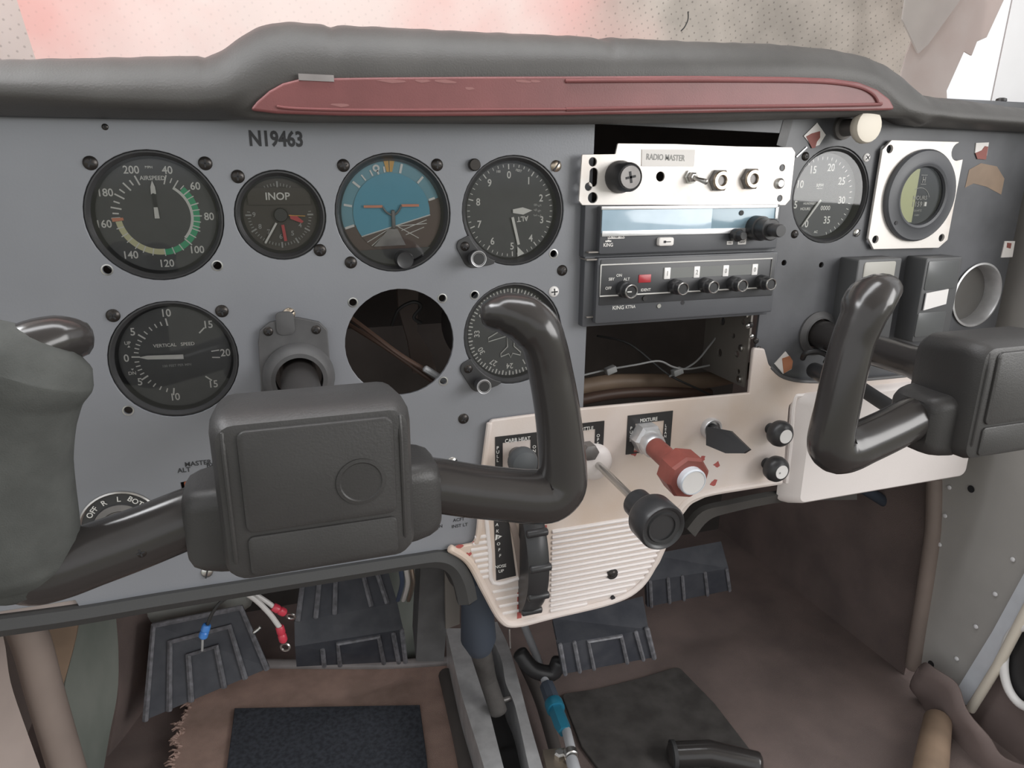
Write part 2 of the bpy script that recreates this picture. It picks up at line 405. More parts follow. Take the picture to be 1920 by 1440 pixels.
# shared little meshes --------------------------------------------------------
def screw_mesh(kind, r=3.7):
    b = MB()
    b.lathe([(r, -1.0), (r, .3), (r*.8, 1.2), (r*.35, 1.7)], None, 18)
    me = b.mesh('screw', {'dark': 'dark_screw', 'steel': 'steel', 'brass': 'brass', 'white': 'cap_white'}[kind])
    s2 = MB()
    if kind in ('dark', 'white'):
        s2.box(-r*.6, r*.6, -.45, .45, 1.0, 1.78); s2.box(-.45, .45, -r*.6, r*.6, 1.0, 1.78)
    else:
        s2.box(-r*.95, r*.95, -.5, .5, .6, 1.78)
    me2 = s2.mesh('slot', 'black_print', 0)
    return me, me2
SCREW = {k: screw_mesh(k) for k in ('dark', 'steel', 'brass', 'white')}
def screw(parent, x, y, z=0, kind='dark', rot=0.0, sc_=1.0):
    me, me2 = SCREW[kind]
    o = mobj('screw', me, parent, (x, y, z), (0, 0, R(rot))); o.scale = (sc_,)*3
    mobj('slot', me2, o)
    return o

# =================================================================== THE SETTING
FLOOR = -600
b = MB(); b.box(-330, 1000, -700, 460, FLOOR-20, FLOOR); struct(b.build('floor', 'carpet_dark', smooth=0))
b = MB(); b.box(-330, 760, 440, 460, FLOOR, 60); struct(b.build('wall_front', 'cabin_dark', smooth=0))
b = MB(); b.box(705, 730, 45, 440, FLOOR, 20); struct(b.build('wall_right', 'carpet_dark', smooth=0))

# left side: curved fuselage skin with door jamb trims
def ribbon(a, bb, thick=2.0):
    """solid strip between two polylines of 3-D points"""
    m = MB(); n = len(a)
    A = [Vector(p) for p in a]; B = [Vector(p) for p in bb]
    loops = []
    for i in range(n):
        t = (A[min(i+1, n-1)]-A[max(i-1, 0)]).normalized(); d = (B[i]-A[i]); nn = t.cross(d).normalized()*thick
        loops.append([tuple(A[i]), tuple(B[i]), tuple(B[i]+nn), tuple(A[i]+nn)])
    m.loft(loops); return m

b = MB(); b.box(-335, -300, -60, 440, FLOOR, 40); wl = struct(b.build('wall_left', 'trim_beige', smooth=0))
b = MB(); b.box(-360, 760, -1300, 215, 435, 450); struct(b.build('ceiling', 'headliner_pale', smooth=0))
# =================================================================== GLARESHIELD
TOP = [(-40, 113), (0, 112), (200, 108), (374, 104), (380, 109), (385, 113), (389, 107), (420, 92), (450, 70), (480, 52), (510, 43), (540, 41), (607, 45), (612, 50), (622, 54), (629, 47), (700, 50), (900, 60), (1090, 68), (1112, 70), (1125, 77), (1136, 70), (1300, 78), (1440, 82), (1540, 91), (1600, 103), (1645, 120), (1672, 140), (1690, 160), (1702, 175), (1730, 180), (1800, 188), (1870, 198), (1960, 208)]
BUL = [(-40, 178), (0, 180), (200, 192), (360, 197), (420, 192), (470, 168), (520, 146), (560, 138), (1060, 135), (1540, 137), (1600, 144), (1640, 156), (1665, 176), (1680, 196), (1700, 212), (1800, 225), (1960, 235)]
BOT = [(-40, 214), (0, 216), (200, 220), (450, 224), (560, 231), (1060, 234), (1300, 231), (1500, 224), (1600, 219), (1690, 222), (1720, 236), (1800, 240), (1960, 248)]
def tab(L, Y): return sorted([(at(u, v, Y).x, at(u, v, Y).z) for u, v in L])
tTop, tBul, tBot = tab(TOP, -4), tab(BUL, -30), tab(BOT, -22)
xs = [-330+i*(330-130)/8 for i in range(8)] + [-130+i*2.0 for i in range(0, 441)]
b = MB(); loops = []
for x in xs:
    zt, zb, zo = sinterp(tTop, x), sinterp(tBul, x), sinterp(tBot, x)
    zt += 0.25*math.sin(x*.31)*math.sin(x*.07)
    kk = max(0, min(1, (-2-x)/25)) + max(0, min(1, (x-505)/20)); kk = kk*kk*(3-2*kk)
    loops.append([(x, 12, zo+3), (x, -8, zo+1), (x, -24+18*kk, zo), (x, -30+18*kk, zo+(zb-zo)*.12), (x, -31+8*kk, zo+(zb-zo)*.5), (x, -33+1*kk, zo+(zb-zo)*.9), (x, -33.5, zb+(zt-zb)*.10), (x, -31, zb+(zt-zb)*.35),
                  (x, -25, zb+(zt-zb)*.65), (x, -16, zb+(zt-zb)*.88), (x, -4, zt), (x, 14, zt+1.5), (x, 60, zt-4), (x, 250, zt-30), (x, 252, -160), (x, 248, -160), (x, 246, zt-38), (x, 60, zt-12), (x, 12, min(zt-14, zo+14))])
b.loft(loops)
sh = thing('glareshield', 'black padded vinyl glareshield with a raised hump along the top of the panel', 'glareshield', rot=(0, 0, 0))
b.build('pad', 'vinyl', sh, smooth=180)
red = [(468, 207), (482, 190), (505, 170), (530, 156), (565, 147), (700, 145), (900, 143.5), (1060, 143), (1300, 142), (1480, 144), (1560, 147), (1610, 154), (1645, 168), (1668, 186), (1679, 206), (1600, 208), (1450, 209), (1300, 212), (1050, 216), (800, 218), (640, 217), (520, 213)]
red2 = fillet([xz(u, v, -35) for u, v in red], 3)
rp = plate('red_panel', red2, [], 31.0, 35.5, 'red_vinyl', 1.4, sh, rot=PANEL)
inner = [(1062, 152), (1300, 151), (1480, 152), (1560, 155), (1610, 163), (1636, 176), (1646, 192), (1640, 196), (1480, 199), (1300, 201), (1062, 205)]
pp = [at(u, v, -36) for u, v in inner]; pp = smoothpath([(p.x, p.y, p.z) for p in pp], 4)
MB().tube(pp, 1.3, 8).build('piping', 'red_vinyl', rp, rot=(-PI/2, 0, 0))
lp = [at(u, v, -36) for u, v in [(520, 200), (560, 204), (700, 207), (900, 206), (1062, 205)]]
MB().tube(smoothpath([tuple(p) for p in lp], 4), 0.9, 8).build('piping', 'red_vinyl', rp, rot=(-PI/2, 0, 0))
b = MB(); p0 = at(560, 147, -36); p1 = at(626, 146, -36); b.box(p0.x, p1.x, p0.z-1.0, p0.z+2.6, 34.6, 36.4)
o = b.build('tape_piece', 'piping', rp, smooth=0)
random.seed(11)
for u, v, L_ in [(735, 152, 26), (790, 151, 14), (835, 153, 22), (980, 152, 16), (1005, 152, 12), (880, 166, 9), (640, 197, 18)]:
    p = at(u, v, -36); b = MB(); n_ = 8
    pts = [(L_*.36*math.cos(2*PI*i/n_)*random.uniform(.7, 1.2), 1.0*math.sin(2*PI*i/n_)*random.uniform(.5, 1.3), 35.62) for i in range(n_)]
    b.add([(x+p.x, y+p.z, z) for x, y, z in pts], [tuple(range(n_))]); b.build('scuff', 'red_worn', rp, smooth=0)
# small fastener standing on the right end of the deck
p = at(1877, 190, 5)
b = MB(); b.lathe([(1.6, -4), (1.6, 2), (4.6, 3), (4.2, 5.2), (2, 6)], T(p.x, p.y, p.z-3), 16)
tag(b.build('push_rivet', 'black_metal'), 'small black push rivet standing at the right end of the glareshield', 'rivet')

# =================================================================== GREY PANEL
ASI, CLK, AI, ALT, VSI, HOL, DG = (-64.6, -28.4), (9.3, -28.8), (83, -28.4), (169.5, -28), (-64.8, -120.2), (83.8, -119.2), (170, -118.6)
TAC = (452, -18.2)
gp = thing('instrument_panel', 'grey painted metal pilot instrument panel marked N19463', 'panel', (0, 0, 0))
outl = fillet([(-330, 38), (231, 40), (230, -197), (150, -197), (142, -292), (-145, -291), (-147, -284), (-330, -282)], [0, 0, 0, 3, 6, 2, 1, 0])
holes = [circ(*ASI, 39.4), circ(*CLK, 28.6), circ(*AI, 39.6), circ(*ALT, 38.8), circ(*VSI, 39.2), circ(*HOL, 39.2), circ(*DG, 39.2)]
holes.append(circ(12, -137, 17))
hp = [(200.8, 505.9), (407.3, 498.1), (1037.9, 475.8), (240.4, 769.6), (661.9, 567.1), (829.4, 559.2), (831.3, 714.5), (890, 553.3)]
small = [xz(u, v) for u, v in hp]
holes += [circ(x, z, 2.6, 14) for x, z in small]
# master switch window
mw = [xz(338, 905), xz(392, 893), xz(420, 893), xz(420, 945), xz(345, 945)]
holes.append(mw)
plate('panel_sheet', outl, holes, -2.5, 0, 'grey_paint', 0.3, gp)
for x, z in small:
    MB().lathe([(3.5, -.4), (3.5, .25), (2.75, .35), (2.6, -2.5)], None, 18, False, False).build('grommet', 'steel', gp, (x, z, 0))
for u, v, k in [(169.5, 305.7, 'dark'), (385, 306.3, 'dark'), (643.9, 310.2, 'dark'), (819.4, 309.1, 'dark'), (657.8, 492, 'dark'), (1042.4, 311.3, 'brass'), (212.1, 591.7, 'dark'), (416.1, 583.3, 'dark'), (1038.3, 546.7, 'white'),
                (446, 331, 'dark'), (600, 469, 'dark'), (1054, 507, 'dark'), (869, 785, 'dark'), (388, 1073, 'steel'), (197, 238, 'dark'), (848, 866, 'steel')]:
    x, z = xz(u, v); screw(gp, x, z, 0, k, random.uniform(0, 90), 1.12 if (u, v) != (197, 238) else .5)
# standing screw head at the altimeter's upper left
b = MB(); x, z = xz(888, 309); b.lathe([(4.2, -1), (4.2, 3.2), (3.6, 4)], None, 18); b.build('screw', 'dark_screw', gp, (x, z, 0))
b = MB(); b.text('N19463', *xz(518, 260), 8.8, 0.25, ws=0.80, wt=.032)
b.build('registration_lettering', 'black_print', gp, smooth=0)
b = MB()
for s_, u, v, h in [('MASTER', 372, 868, 3.3), ('ALT', 345, 881, 3.3), ('BAT', 400, 871, 3.3), ('ACFT', 860, 974, 2.7), ('INST LT', 862, 985, 2.7), ('IGN', 822, 987, 2.7), ('START', 365, 1010, 2.4)]:
    x, z = xz(u, v); MB().text(s_, x, z, h, .25).build('placard_lettering', 'black_print', gp, smooth=0)
# dark rubber edge along the bottom of the panel
lipa = [(-60, 1164), (0, 1157), (150, 1137), (300, 1112), (470, 1086), (650, 1058), (780, 1038), (830, 1032), (862, 1046), (884, 1080), (893, 1120)]
lipb = [(-60, 1196), (0, 1188), (150, 1166), (300, 1140), (470, 1112), (650, 1083), (770, 1063), (815, 1060), (838, 1070), (850, 1095), (858, 1130)]
A = smoothpath([tuple(at(u, v, -1)) for u, v in lipa], 4); B = smoothpath([tuple(at(u, v, 1)) for u, v in lipb], 4)
m_ = MB(); loops = []
for a_, b_ in zip(A, B):
    a_, b_ = Vector(a_), Vector(b_); mid = (a_+b_)/2
    loops.append([(a_.x, 4, a_.z), (a_.x, -4, a_.z), (mid.x, -7, mid.z), (b_.x, -3, b_.z), (b_.x, 5, b_.z)])
m_.loft(loops); m_.build('edge_trim', 'edge_rubber', gp, rot=(-PI/2, 0, 0), smooth=45)
# sliver of the older beige panel showing at the lower left corner
b = MB(); b.box(-330, -146, -299, -283, -6, -3); b.build('backing_strip', 'trim_beige', gp, smooth=0)

# =================================================================== GAUGES
def gauge(name, label, c, Rr, face='dial', depth=9, group='round flight instruments'):
    t = thing(name, label, 'gauge', (c[0], 0, c[1]), group=group)
    MB().lathe([(Rr+4, -2.7), (Rr-.2, -2.7), (Rr-.6, -1.2), (Rr-1.6, -1.0), (Rr-2.4, -2.6), (Rr-5.0, -depth+2), (Rr-5.2, -depth-2)], None, 56, False, False).build('bezel', 'bezel', t)
    MB().lathe([(Rr+3, -2.8), (Rr+3, -60), (0.5, -60)], None, 40, False, True).build('case', 'black_metal', t)
    MB().disc(Rr-.5, -depth, None, 56).build('dial', face, t, smooth=0)
    return t
def glass(t, Rr, z=-4.4):
    MB().disc(Rr-3.6, z, None, 48).build('glass', 'glass', t, smooth=0)

# airspeed
Z = -8.8
t = gauge('airspeed_indicator', 'airspeed indicator with green and yellow arcs and its pointer straight up', ASI, 39.4)
mk = MB()
for s_, a, r_ in [('40', 18, 29), ('60', 53, 30), ('80', 91.5, 30), ('100', 136, 30), ('120', 176, 29.8), ('140', 217, 29.8), ('160', 261.5, 30.5), ('180', 298, 30.3), ('200', 338, 29.8)]:
    mk.text(s_, r_*math.sin(R(a)), r_*math.cos(R(a)), 4.6, Z, ws=.92)
mk.text('AIRSPEED', 0, 22.8, 2.5, Z, ws=.95); mk.text('MPH', -1.2, 29.2, 1.5, Z)
mk.text('KNOTS', -8.2, 7.5, 2.0, Z, -42); mk.text('KNOTS', 8.8, 6.8, 2.0, Z, 52); mk.text('40', 4.4, 7.6, 2.0, Z, 10)
for a in (18, 34, 53, 73, 91, 113, 136): mk.tick(a, 20, 25.8, .75, Z+.05)
for a in (26, 43.5): mk.tick(a, 22, 25.2, .6, Z+.05)
for a in (62, 82, 100, 108, 124, 150, 163, 176, 193, 206, 217, 230, 240, 252): mk.tick(a, 20.6, 25.2, .6, Z+.05)
for a in (267, 282, 301, 320, 338): mk.tick(a, 20 if a != 267 else 21, 26, .95, Z)
for a in (274, 291, 310, 329): mk.tick(a, 21.5, 25, .9, Z)
mk.arc(33, 134, 19.3, 20.9, Z+.02)
for a, l in ((-24, 1), (22, 1)): mk.tick(a, 13, 16, .6, Z)
mk.build('markings', 'white_print', t, smooth=0)
MB().arc(45, 176, 20.9, 24.6, Z+.01, 40).build('green_arc', 'green_print', t, smooth=0)
MB().arc(176, 262, 20.6, 24.2, Z+.01, 30).build('yellow_arc', 'yellow_print', t, smooth=0)
MB().arc(262.5, 267.5, 19.4, 25.8, Z+.1, 3).build('red_line', 'orange_print', t, smooth=0)
b = MB(); b.add([(-1.5, -1.6, -7.4), (1.3, -1.6, -7.4), (1.0, 5.2, -7.4), (-1.3, 5.2, -7.4)], [(0, 1, 2, 3)])
b.add([(-1.8, 13, -7.4), (-.6, 13.8, -7.4), (.6, 13.2, -7.4), (1.2, 13.4, -7.4), (1.0, 17.5, -7.4), (-.2, 21.4, -7.4), (-1.6, 17.5, -7.4)], [tuple(range(7))])
b.build('pointer', 'white_print', t, smooth=0)
b = MB(); b.tick(-2, 5, 13.5, 1.6, -7.5); b.build('pointer_shank', 'black_print', t, smooth=0)
MB().disc(17, Z+.03, None, 40).build('sub_dial', 'dial', t, smooth=0)
glass(t, 39.4)

# clock
t = gauge('panel_clock', 'small black panel clock with an INOP tape across its upper half', CLK, 28.4, 'dial_brown', 9)
mk = MB()
for s_, x, y in [('9', -16.6, .4), ('8', -13.6, -7.2), ('7', -8.4, -10.8), ('6', -1, -14), ('5', 6.6, -12), ('4', 11.8, -6.8)]: mk.text(s_, x, y, 3.0, Z)
for i in range(60):
    a = i*6
    if 82 <= a <= 278 or a < 26 or a > 332:
        big = i % 5 == 0
        mk.tick(a, 17.6 if big else 18.4, 21.4 if big else 20.2, 1.0 if big else .45, Z, -.6, 0)
mk.build('markings', 'grey_print', t, smooth=0)
b = MB(); b.box(-19.5, 19.5, 6.6, 17.3, -8.5, -7.2); b.build('tape', 'dial_brown', t, smooth=0)
b = MB(); b.text('INOP', -.8, 12.0, 4.6, -7.0, ws=1.0); b.build('tape_lettering', 'white_print', t, smooth=0)
MB().lathe([(4.6, -8.6), (4.6, -6.4), (4, -5.8)], None, 24).build('hub', 'black_metal', t)
b = MB(); b.tick(212, 6, 21, 1.3, -6.8); b.build('minute_hand', 'white_print', t, smooth=0)
b = MB(); b.tick(174, 6.4, 17, 1.9, -6.9); b.build('hour_hand', 'red_print', t, smooth=0)
b = MB(); b.add([(5.5, .2, -6.9), (10, -.6, -6.9), (14.2, -4.3, -6.9), (13, -5.4, -6.9), (6, -2.6, -6.9)], [(4, 3, 2, 1, 0)]); b.build('alarm_hand', 'red_print', t, smooth=0)
b = MB(); b.tick(93, 5, 15.5, .5, -6.7); b.build('second_hand', 'amber_print', t, smooth=0)
glass(t, 28.4)

# attitude indicator
t = gauge('attitude_indicator', 'blue and brown attitude indicator tilted left with a small knob at its foot', AI, 39.6, 'sky_blue_rim', 9)
def clip_disc(r, line_pts, below, z):
    pass
def halfdisc(r, a0, a1, z, n=30):       # region of a disc between clockwise angles a0 to a1 closed by its chord
    b = MB(); pts = []
    for i in range(n+1):
        a = R(a0+(a1-a0)*i/n); pts.append((r*math.sin(a), r*math.cos(a), z))
    b.add(pts, [tuple(reversed(range(len(pts))))]); return b
halfdisc(35.5, 73, 253, -8.6).build('rim_ground', 'earth_brown', t, smooth=0)
MB().disc(26.6, -8.2, None, 48).build('sphere_sky', 'sky_blue', t, smooth=0)
halfdisc(26.8, 93.5, 234, -8.0).build('sphere_ground', 'earth_brown', t, smooth=0)
b = MB(); b.tube([(-21.6, -15.6, -7.95), (26.6, -1.6, -7.95)], .45, 6); b.build('horizon_line', 'white_print', t)
mk = MB()
for a, r0, r1, wd in [(-51, 27.2, 33, 1.5), (-38, 27.4, 32, 1.0), (-26, 27.4, 31.5, 1.0), (14, 27.2, 33.5, 1.6), (43, 27.2, 33, 1.5), (72, 27.5, 32, 1.5), (-80, 27.5, 33, 1.5), (253, 27.5, 34, 1.6), (-8, 27.2, 31, 1.2), (1, 27.2, 29, .8)]:
    mk.tick(a, r0, r1, wd, -8.4)
mk.ring(2.4, 1.1, -8.3, T(-9.6, 29.6, 0), 20); mk.tick(-17.5, 26.8, 29.5, 1.2, -8.3)
for x0, y0, x1, y1 in [(3, -9, 24, -7.5), (6, -12, 24, -5), (4, -9.5, 18, -17.5), (9, -15, 22, -10), (-3, -11, -18, -19.5), (-4, -13, -15, -22)]:
    mk.tube([(x0, y0, -7.9), (x1, y1, -7.9)], .28, 5)
mk.build('markings', 'white_print', t, smooth=0)
b = MB(); b.add([(-4.6, 35.2, -8.2), (-2.6, 27.3, -8.2), (-.9, 27.3, -8.2), (-1.0, 35.2, -8.2)], [(0, 1, 2, 3)]); b.add([(-.4, 35.2, -8.2), (-.5, 27.3, -8.2), (1.2, 27.3, -8.2), (3.2, 35.2, -8.2)], [(0, 1, 2, 3)])
b.build('roll_index', 'amber_print', t, smooth=0)
b = MB(); b.box(-19.5, -6.8, 3.7, 5.4, -6.4, -5.8); b.box(6.3, 18.5, 4.2, 5.9, -6.4, -5.8); b.build('wing_bar', 'orange_print', t, smooth=0)
b = MB(); b.tube(smoothpath([(-6.8, 4.4, -6.3), (-4.6, 1, -6.3), (-1.6, -1, -6.3), (0, -1.2, -6.3), (2, -.8, -6.3), (4.4, 1.6, -6.3), (6.3, 5, -6.3)], 4), .7, 8)
b.tube([(.3, 1.5, -6.3), (.3, -10, -6.3)], 1.4, 8); b.add([(-3, -10.6, -6.6), (3, -10.6, -6.6), (8.5, -22, -6.6), (-14, -22.5, -6.6)], [(0, 3, 2, 1)])
b.build('symbol_frame', 'dull_metal', t)
halfdisc(36, 131, 226, -6.5).build('lower_mask', 'bezel', t, smooth=0)
MB().lathe([(6.2, -6), (6.2, 1.5), (5.6, 2.4), (4.6, 2.0)], T(6.0, -31.5, 0), 28).build('knob', 'knob_black', t)
glass(t, 39.6)

# altimeter
t = gauge('altimeter', 'altimeter with plain white numerals and an adjusting knob at its lower left', ALT, 38.8, 'dial', 8)
ZA = -7.8; mk = MB()
for i in range(10):
    a = i*36-3; mk.text(str(i), 25.4*math.sin(R(a)), 25.4*math.cos(R(a)), 5.0, ZA, ws=.9); mk.tick(a, 29.2, 32.8, .8, ZA)
for i in range(50):
    if i % 5: mk.tick(i*7.2-3, 30.8, 32.8, .5, ZA)
mk.text('ALT', 9.5, -5.8, 3.6, ZA, 185); mk.text('100', -9.2, 27.6, 1.6, ZA); mk.text('FEET', 6.2, 28.3, 1.6, ZA, -12)
mk.build('markings', 'white_print', t, smooth=0)
mk = MB()
for k, (x, y) in enumerate([(19.4, 4.2), (19.4, .6), (19.4, -3.2), (22.6, 3.6), (22.6, -.2), (22.6, -3.8)]): mk.text('893567'[k], x, y, 2.6, ZA, -90 if k < 3 else -80)
mk.build('drum_numerals', 'grey_print', t, smooth=0)
b = MB(); b.tick(166, 4.5, 25, 2.0, -6.2); b.add([(5.0, -25.5, -6.2), (10.5, -30.8, -6.2), (5.2, -33, -6.2)], [(0, 2, 1)]); b.build('long_hand', 'white_print', t, smooth=0)
b = MB(); b.add([(1.4, 1.2, -6.6), (9, 2.6, -6.6), (16.5, .3, -6.6), (9.5, -2.6, -6.6), (1.4, -1.4, -6.6)], [(4, 3, 2, 1, 0)]); b.build('short_hand', 'white_print', t, smooth=0)
def knob_lobe(t, kx, ky, sx_, sy_, kr, r0=37.6):
    """ear of the bezel that carries the setting knob outside the round cut-out"""
    pts = [(kx, ky, kr+2.4), (sx_, sy_, 6.0), (kx*.7, ky*.7, 16)]
    hull = sorted(set((round(x, 3), round(y, 3)) for c_ in pts for x, y in circ(*c_, 32)))
    def half(P):
        h = []
        for p in P:
            while len(h) > 1 and (h[-1][0]-h[-2][0])*(p[1]-h[-2][1])-(h[-1][1]-h[-2][1])*(p[0]-h[-2][0]) <= 0: h.pop()
            h.append(p)
        return h
    H = half(hull)[:-1]+half(hull[::-1])[:-1]
    out = sorted([p for p in H if math.hypot(*p) > r0], key=lambda p: math.atan2(-p[0], -p[1]))
    a0 = math.atan2(-out[0][0], -out[0][1]); a1 = math.atan2(-out[-1][0], -out[-1][1])
    arc_ = [(-r0*math.sin(a1+(a0-a1)*q/12), -r0*math.cos(a1+(a0-a1)*q/12)) for q in range(13)]
    plate('knob_housing', out+arc_, [], -1.5, 1.6, 'bezel', .4, t)
    MB().lathe([(kr*.62, 1), (kr*.62, 6), (kr, 6.5), (kr, 14.5), (kr-.7, 15.6), (kr-1.4, 15.0)], T(kx, ky, 0), 28).build('knob', 'knob_black', t)
    MB().lathe([(kr-1.3, 15.2), (kr-.1, 15.5), (kr+.2, 14.3)], T(kx, ky, 0), 28, False, False).build('knob_rim', 'alu', t)
    screw(t, sx_, sy_, 1.6, 'dark', 20, .9)
knob_lobe(t, -31, -31.2, -37.2, -23.5, 5.6)
glass(t, 38.8)

# vertical speed
t = gauge('vertical_speed_indicator', 'vertical speed indicator with its white needle at zero on the left', VSI, 39.2, 'dial', 9)
mk = MB()
for s_, x, y in [('0', -29.6, 1.6), ('5', -23.6, 18.8), ('10', -2.2, 30), ('15', 22.2, 20.8), ('20', 30.6, .8), ('15', 21, -20.6), ('10', -3.6, -27.4), ('5', -23.8, -15)]: mk.text(s_, x, y, 4.9, Z, ws=.92)
mk.text('VERTICAL   SPEED', -.4, 8.5, 2.2, Z); mk.text('UP', -27.5, 11.5, 2.2, Z); mk.text('DN', -27.5, -8.8, 2.2, Z)
mk.add([(-28, 8.6, Z), (-26.2, 8.6, Z), (-27.1, 10, Z)], [(0, 1, 2)]); mk.add([(-28, -5.8, Z), (-26.2, -5.8, Z), (-27.1, -7, Z)], [(0, 2, 1)])
for k in range(-10, 11):
    if k >= 0: a = 274.5 + [0, 7, 13.5, 20, 27, 34.5, 43, 52.5, 61.5, 70, 78.5][k]
    else: a = 274.5 - [0, 8, 15, 21.5, 28.5, 36, 45, 54, 64, 74, 84][-k]
    big = k % 5 == 0; mk.tick(a, 21.6 if big else 22.4, 26.6 if big else 25.2, 1.0 if big else .75, Z)
mk.tick(46, 22, 27, .9, Z); mk.tick(132, 22, 27, .9, Z); mk.tick(84, 22, 27, .8, Z); mk.tick(95, 22, 27, .8, Z); mk.build('markings', 'white_print', t, smooth=0)
mk = MB(); mk.text('100 FEET PER MIN', -.2, -5.6, 1.6, Z); mk.build('unit_lettering', 'grey_print', t, smooth=0)
b = MB(); b.add([(4.6, -1.2, -7), (4.6, 1.9, -7), (-17, 2.7, -7), (-22.4, 1.9, -7), (-17, .1, -7)], [(4, 3, 2, 1, 0)]); b.build('needle', 'white_print', t, smooth=0)
glass(t, 39.2)

# heading indicator
t = gauge('heading_indicator', 'heading indicator card with a white outline aircraft behind the yoke horn', DG, 39.2, 'dial', 8)
mk = MB()
for i in range(72):
    a = i*5+1; mk.tick(a, 30.4 if i % 2 == 0 else 31.4, 34.4, 1.0 if i % 2 == 0 else .8, ZA)
for k, s_ in enumerate(['6', '9', '12', '15', '18', '21', '24', '27', '30', '33', '0', '3']):
    a = 1+k*30; mk.text(s_, 26.8*math.sin(R(a)), 26.8*math.cos(R(a)), 4.2, ZA, -a, ws=.95)
plane = [(0, 17), (2.2, 12), (2.4, 5), (18, -3), (18, -6), (3.0, -2.6), (2.6, -11), (8, -16), (8, -18.6), (1.6, -16.6), (0, -20)]
pl = plane + [(-x, y) for x, y in reversed(plane)][1:]
mk.tube([(x, y, -7) for x, y in pl]+[(0, 17, -7)], .42, 6)
mk.build('markings', 'white_print', t, smooth=0)
knob_lobe(t, -28, -34.6, -36.4, -23.6, 5.4)
glass(t, 39.2)

# =================================================================== YOKE COLLAR
yc = thing('yoke_collar', 'grey metal collar plate guiding the left yoke shaft', 'collar', (12, 0, -137))
px = [(487, 618), (505, 603), (545, 594), (560, 594), (598, 602), (613, 617), (620, 700), (620, 740), (490, 740), (484, 640)]
pl = [(x-12, z+137) for x, z in [xz(u, v) for u, v in px]]
plate('base_plate', fillet(pl, 2), [circ(0, 0, 15.5)], 0, 4, 'bracket_grey', .6, yc)
MB().lathe([(24, 3.5), (24, 6), (21, 11), (18.5, 13), (15.6, 13), (15.4, 2)], None, 40, False, False).build('boss', 'bracket_grey', yc)
for u, v in ((503, 619), (592, 616), (542, 588)):
    x, z = xz(u, v); screw(yc, x-12, z+137, 4 if v > 600 else .2, 'dark' if v > 600 else 'brass', 30, .85 if v > 600 else 1.1)
b = MB(); b.rrect(6, 8, 4, 3.5, 5.0, .4, None, -6, 38); b.build('tab', 'bracket_grey', yc)

# =================================================================== YOKES
def yoke(name, label, loc, foam):
    t = thing(name, label, 'control yoke', loc, group='control yokes')
    MB().lathe([(12.5, -60), (12.5, 105), (15, 118), (22, 142)], None, 28).build('shaft', 'horn_plastic', t)
    hub = MB()
    hub.loft([rloop(32, 27, 12, 137, 0, -3), rloop(40, 33, 11, 140, 0, -2.6), rloop(43.6, 36.6, 10, 147, 0, -2.4), rloop(44.6, 38.5, 10, 166, 0, -2.8), rloop(44, 39, 9, 178, 0, -3.2), rloop(43, 38.6, 9, 186, 0, -3.6), rloop(41, 36.8, 8, 190, 0, -3.8), rloop(38, 34, 7, 191, 0, -3.8)])
    h = hub.build('hub', 'hub_plastic', t)
    MB().rrect(33.4, 24, 4, 188, 192.6, 1.2, None, 1, 6.6).build('pad', 'hub_plastic', h)
    MB().rrect(33.4, 9.8, 3, 188, 192.2, 1.0, None, 1, -29).build('lower_band', 'hub_plastic', h)
    for sx_ in (-1, 1):
        MB().tube([(sx_*37.6, 30, 189.6), (sx_*37.8, 20, 190.8), (sx_*38, -30, 190.6), (sx_*37.6, -37, 188)], 1.15, 8).build('ridge', 'hub_plastic', h)
    MB().lathe([(11.6, 192.2), (11.2, 193.1), (9.6, 193.3), (9.0, 192.8), (2, 192.9)], T(18.5, 1.0, 0), 36, False, True).build('emblem_boss', 'hub_plastic', h)
    for sg in (-1, 1):
        L = []
        for x, hh, hd in ((38, 21.5, 22), (46, 21, 21), (53, 20, 19.5), (57.5, 18.5, 17.5), (59.5, 16.2, 15)):
            L.append([(sg*x, p[1]-22.5, p[0]+160) for p in rloop(hd, hh, 8, 0)])
        if sg > 0: L = [list(reversed(l)) for l in L]
        MB().loft(L).build('shoulder', 'hub_plastic', h)
        # ram horn: arm and grip in one piece
        P = [(44, -17, 160), (60, -21, 161), (80, -26.5, 162.5), (100, -31, 164), (112, -33.4, 165), (122, -33.8, 165.5), (128.4, -29, 166), (129.6, -20, 166), (128.2, -4, 166), (125.4, 18, 165), (121.5, 38, 164), (117.5, 52, 164.5), (114, 59, 163), (108, 64.5, 160), (99, 67, 156), (91, 66.5, 153)]
        rr = [14.2, 14.4, 14.4, 14.6, 15, 15.2, 14.6, 13.4, 12.6, 12.0, 11.6, 11.6, 12.8, 12.6, 10.8, 7.4]
        el = [1.0]*7 + [1.05, 1.1, 1.15, 1.15, 1.2, 1.25, 1.3, 1.35, 1.3]
        sp = smoothpath([(sg*x, y, z) for x, y, z in P], 5); n = len(sp)
        f = lambda A, i: A[min(int(i/5), len(A)-1)]*(1-(i % 5)/5)+A[min(int(i/5)+1, len(A)-1)]*((i % 5)/5)
        MB().tube(sp, [f(rr, i) for i in range(n)], 20, None, True, [f(el, i) for i in range(n)]).build('horn', 'horn_plastic', t, smooth=60)
        if foam and sg < 0:
            FP = [(-130, -36, 166), (-130.0, -28, 166), (-129.5, -18, 166), (-128.5, -4, 166), (-126, 18, 165), (-123, 36, 164.5), (-118.5, 50, 165), (-114.5, 58.5, 166), (-113, 61.5, 166)]
            fr = [18, 25, 27, 26.5, 25.8, 26.2, 27.4, 28.8, 28.4]
            sp = smoothpath(FP, 5); n = len(sp)
            rr2 = [f(fr, i)+.25*math.sin(i*.55) for i in range(n)]
            MB().tube(sp, rr2, 28, None, True, .9).build('foam_sleeve', 'foam', t, smooth=60)
            screw(t, -78, -27, 175.5, 'dark', 15, .8)
    return t
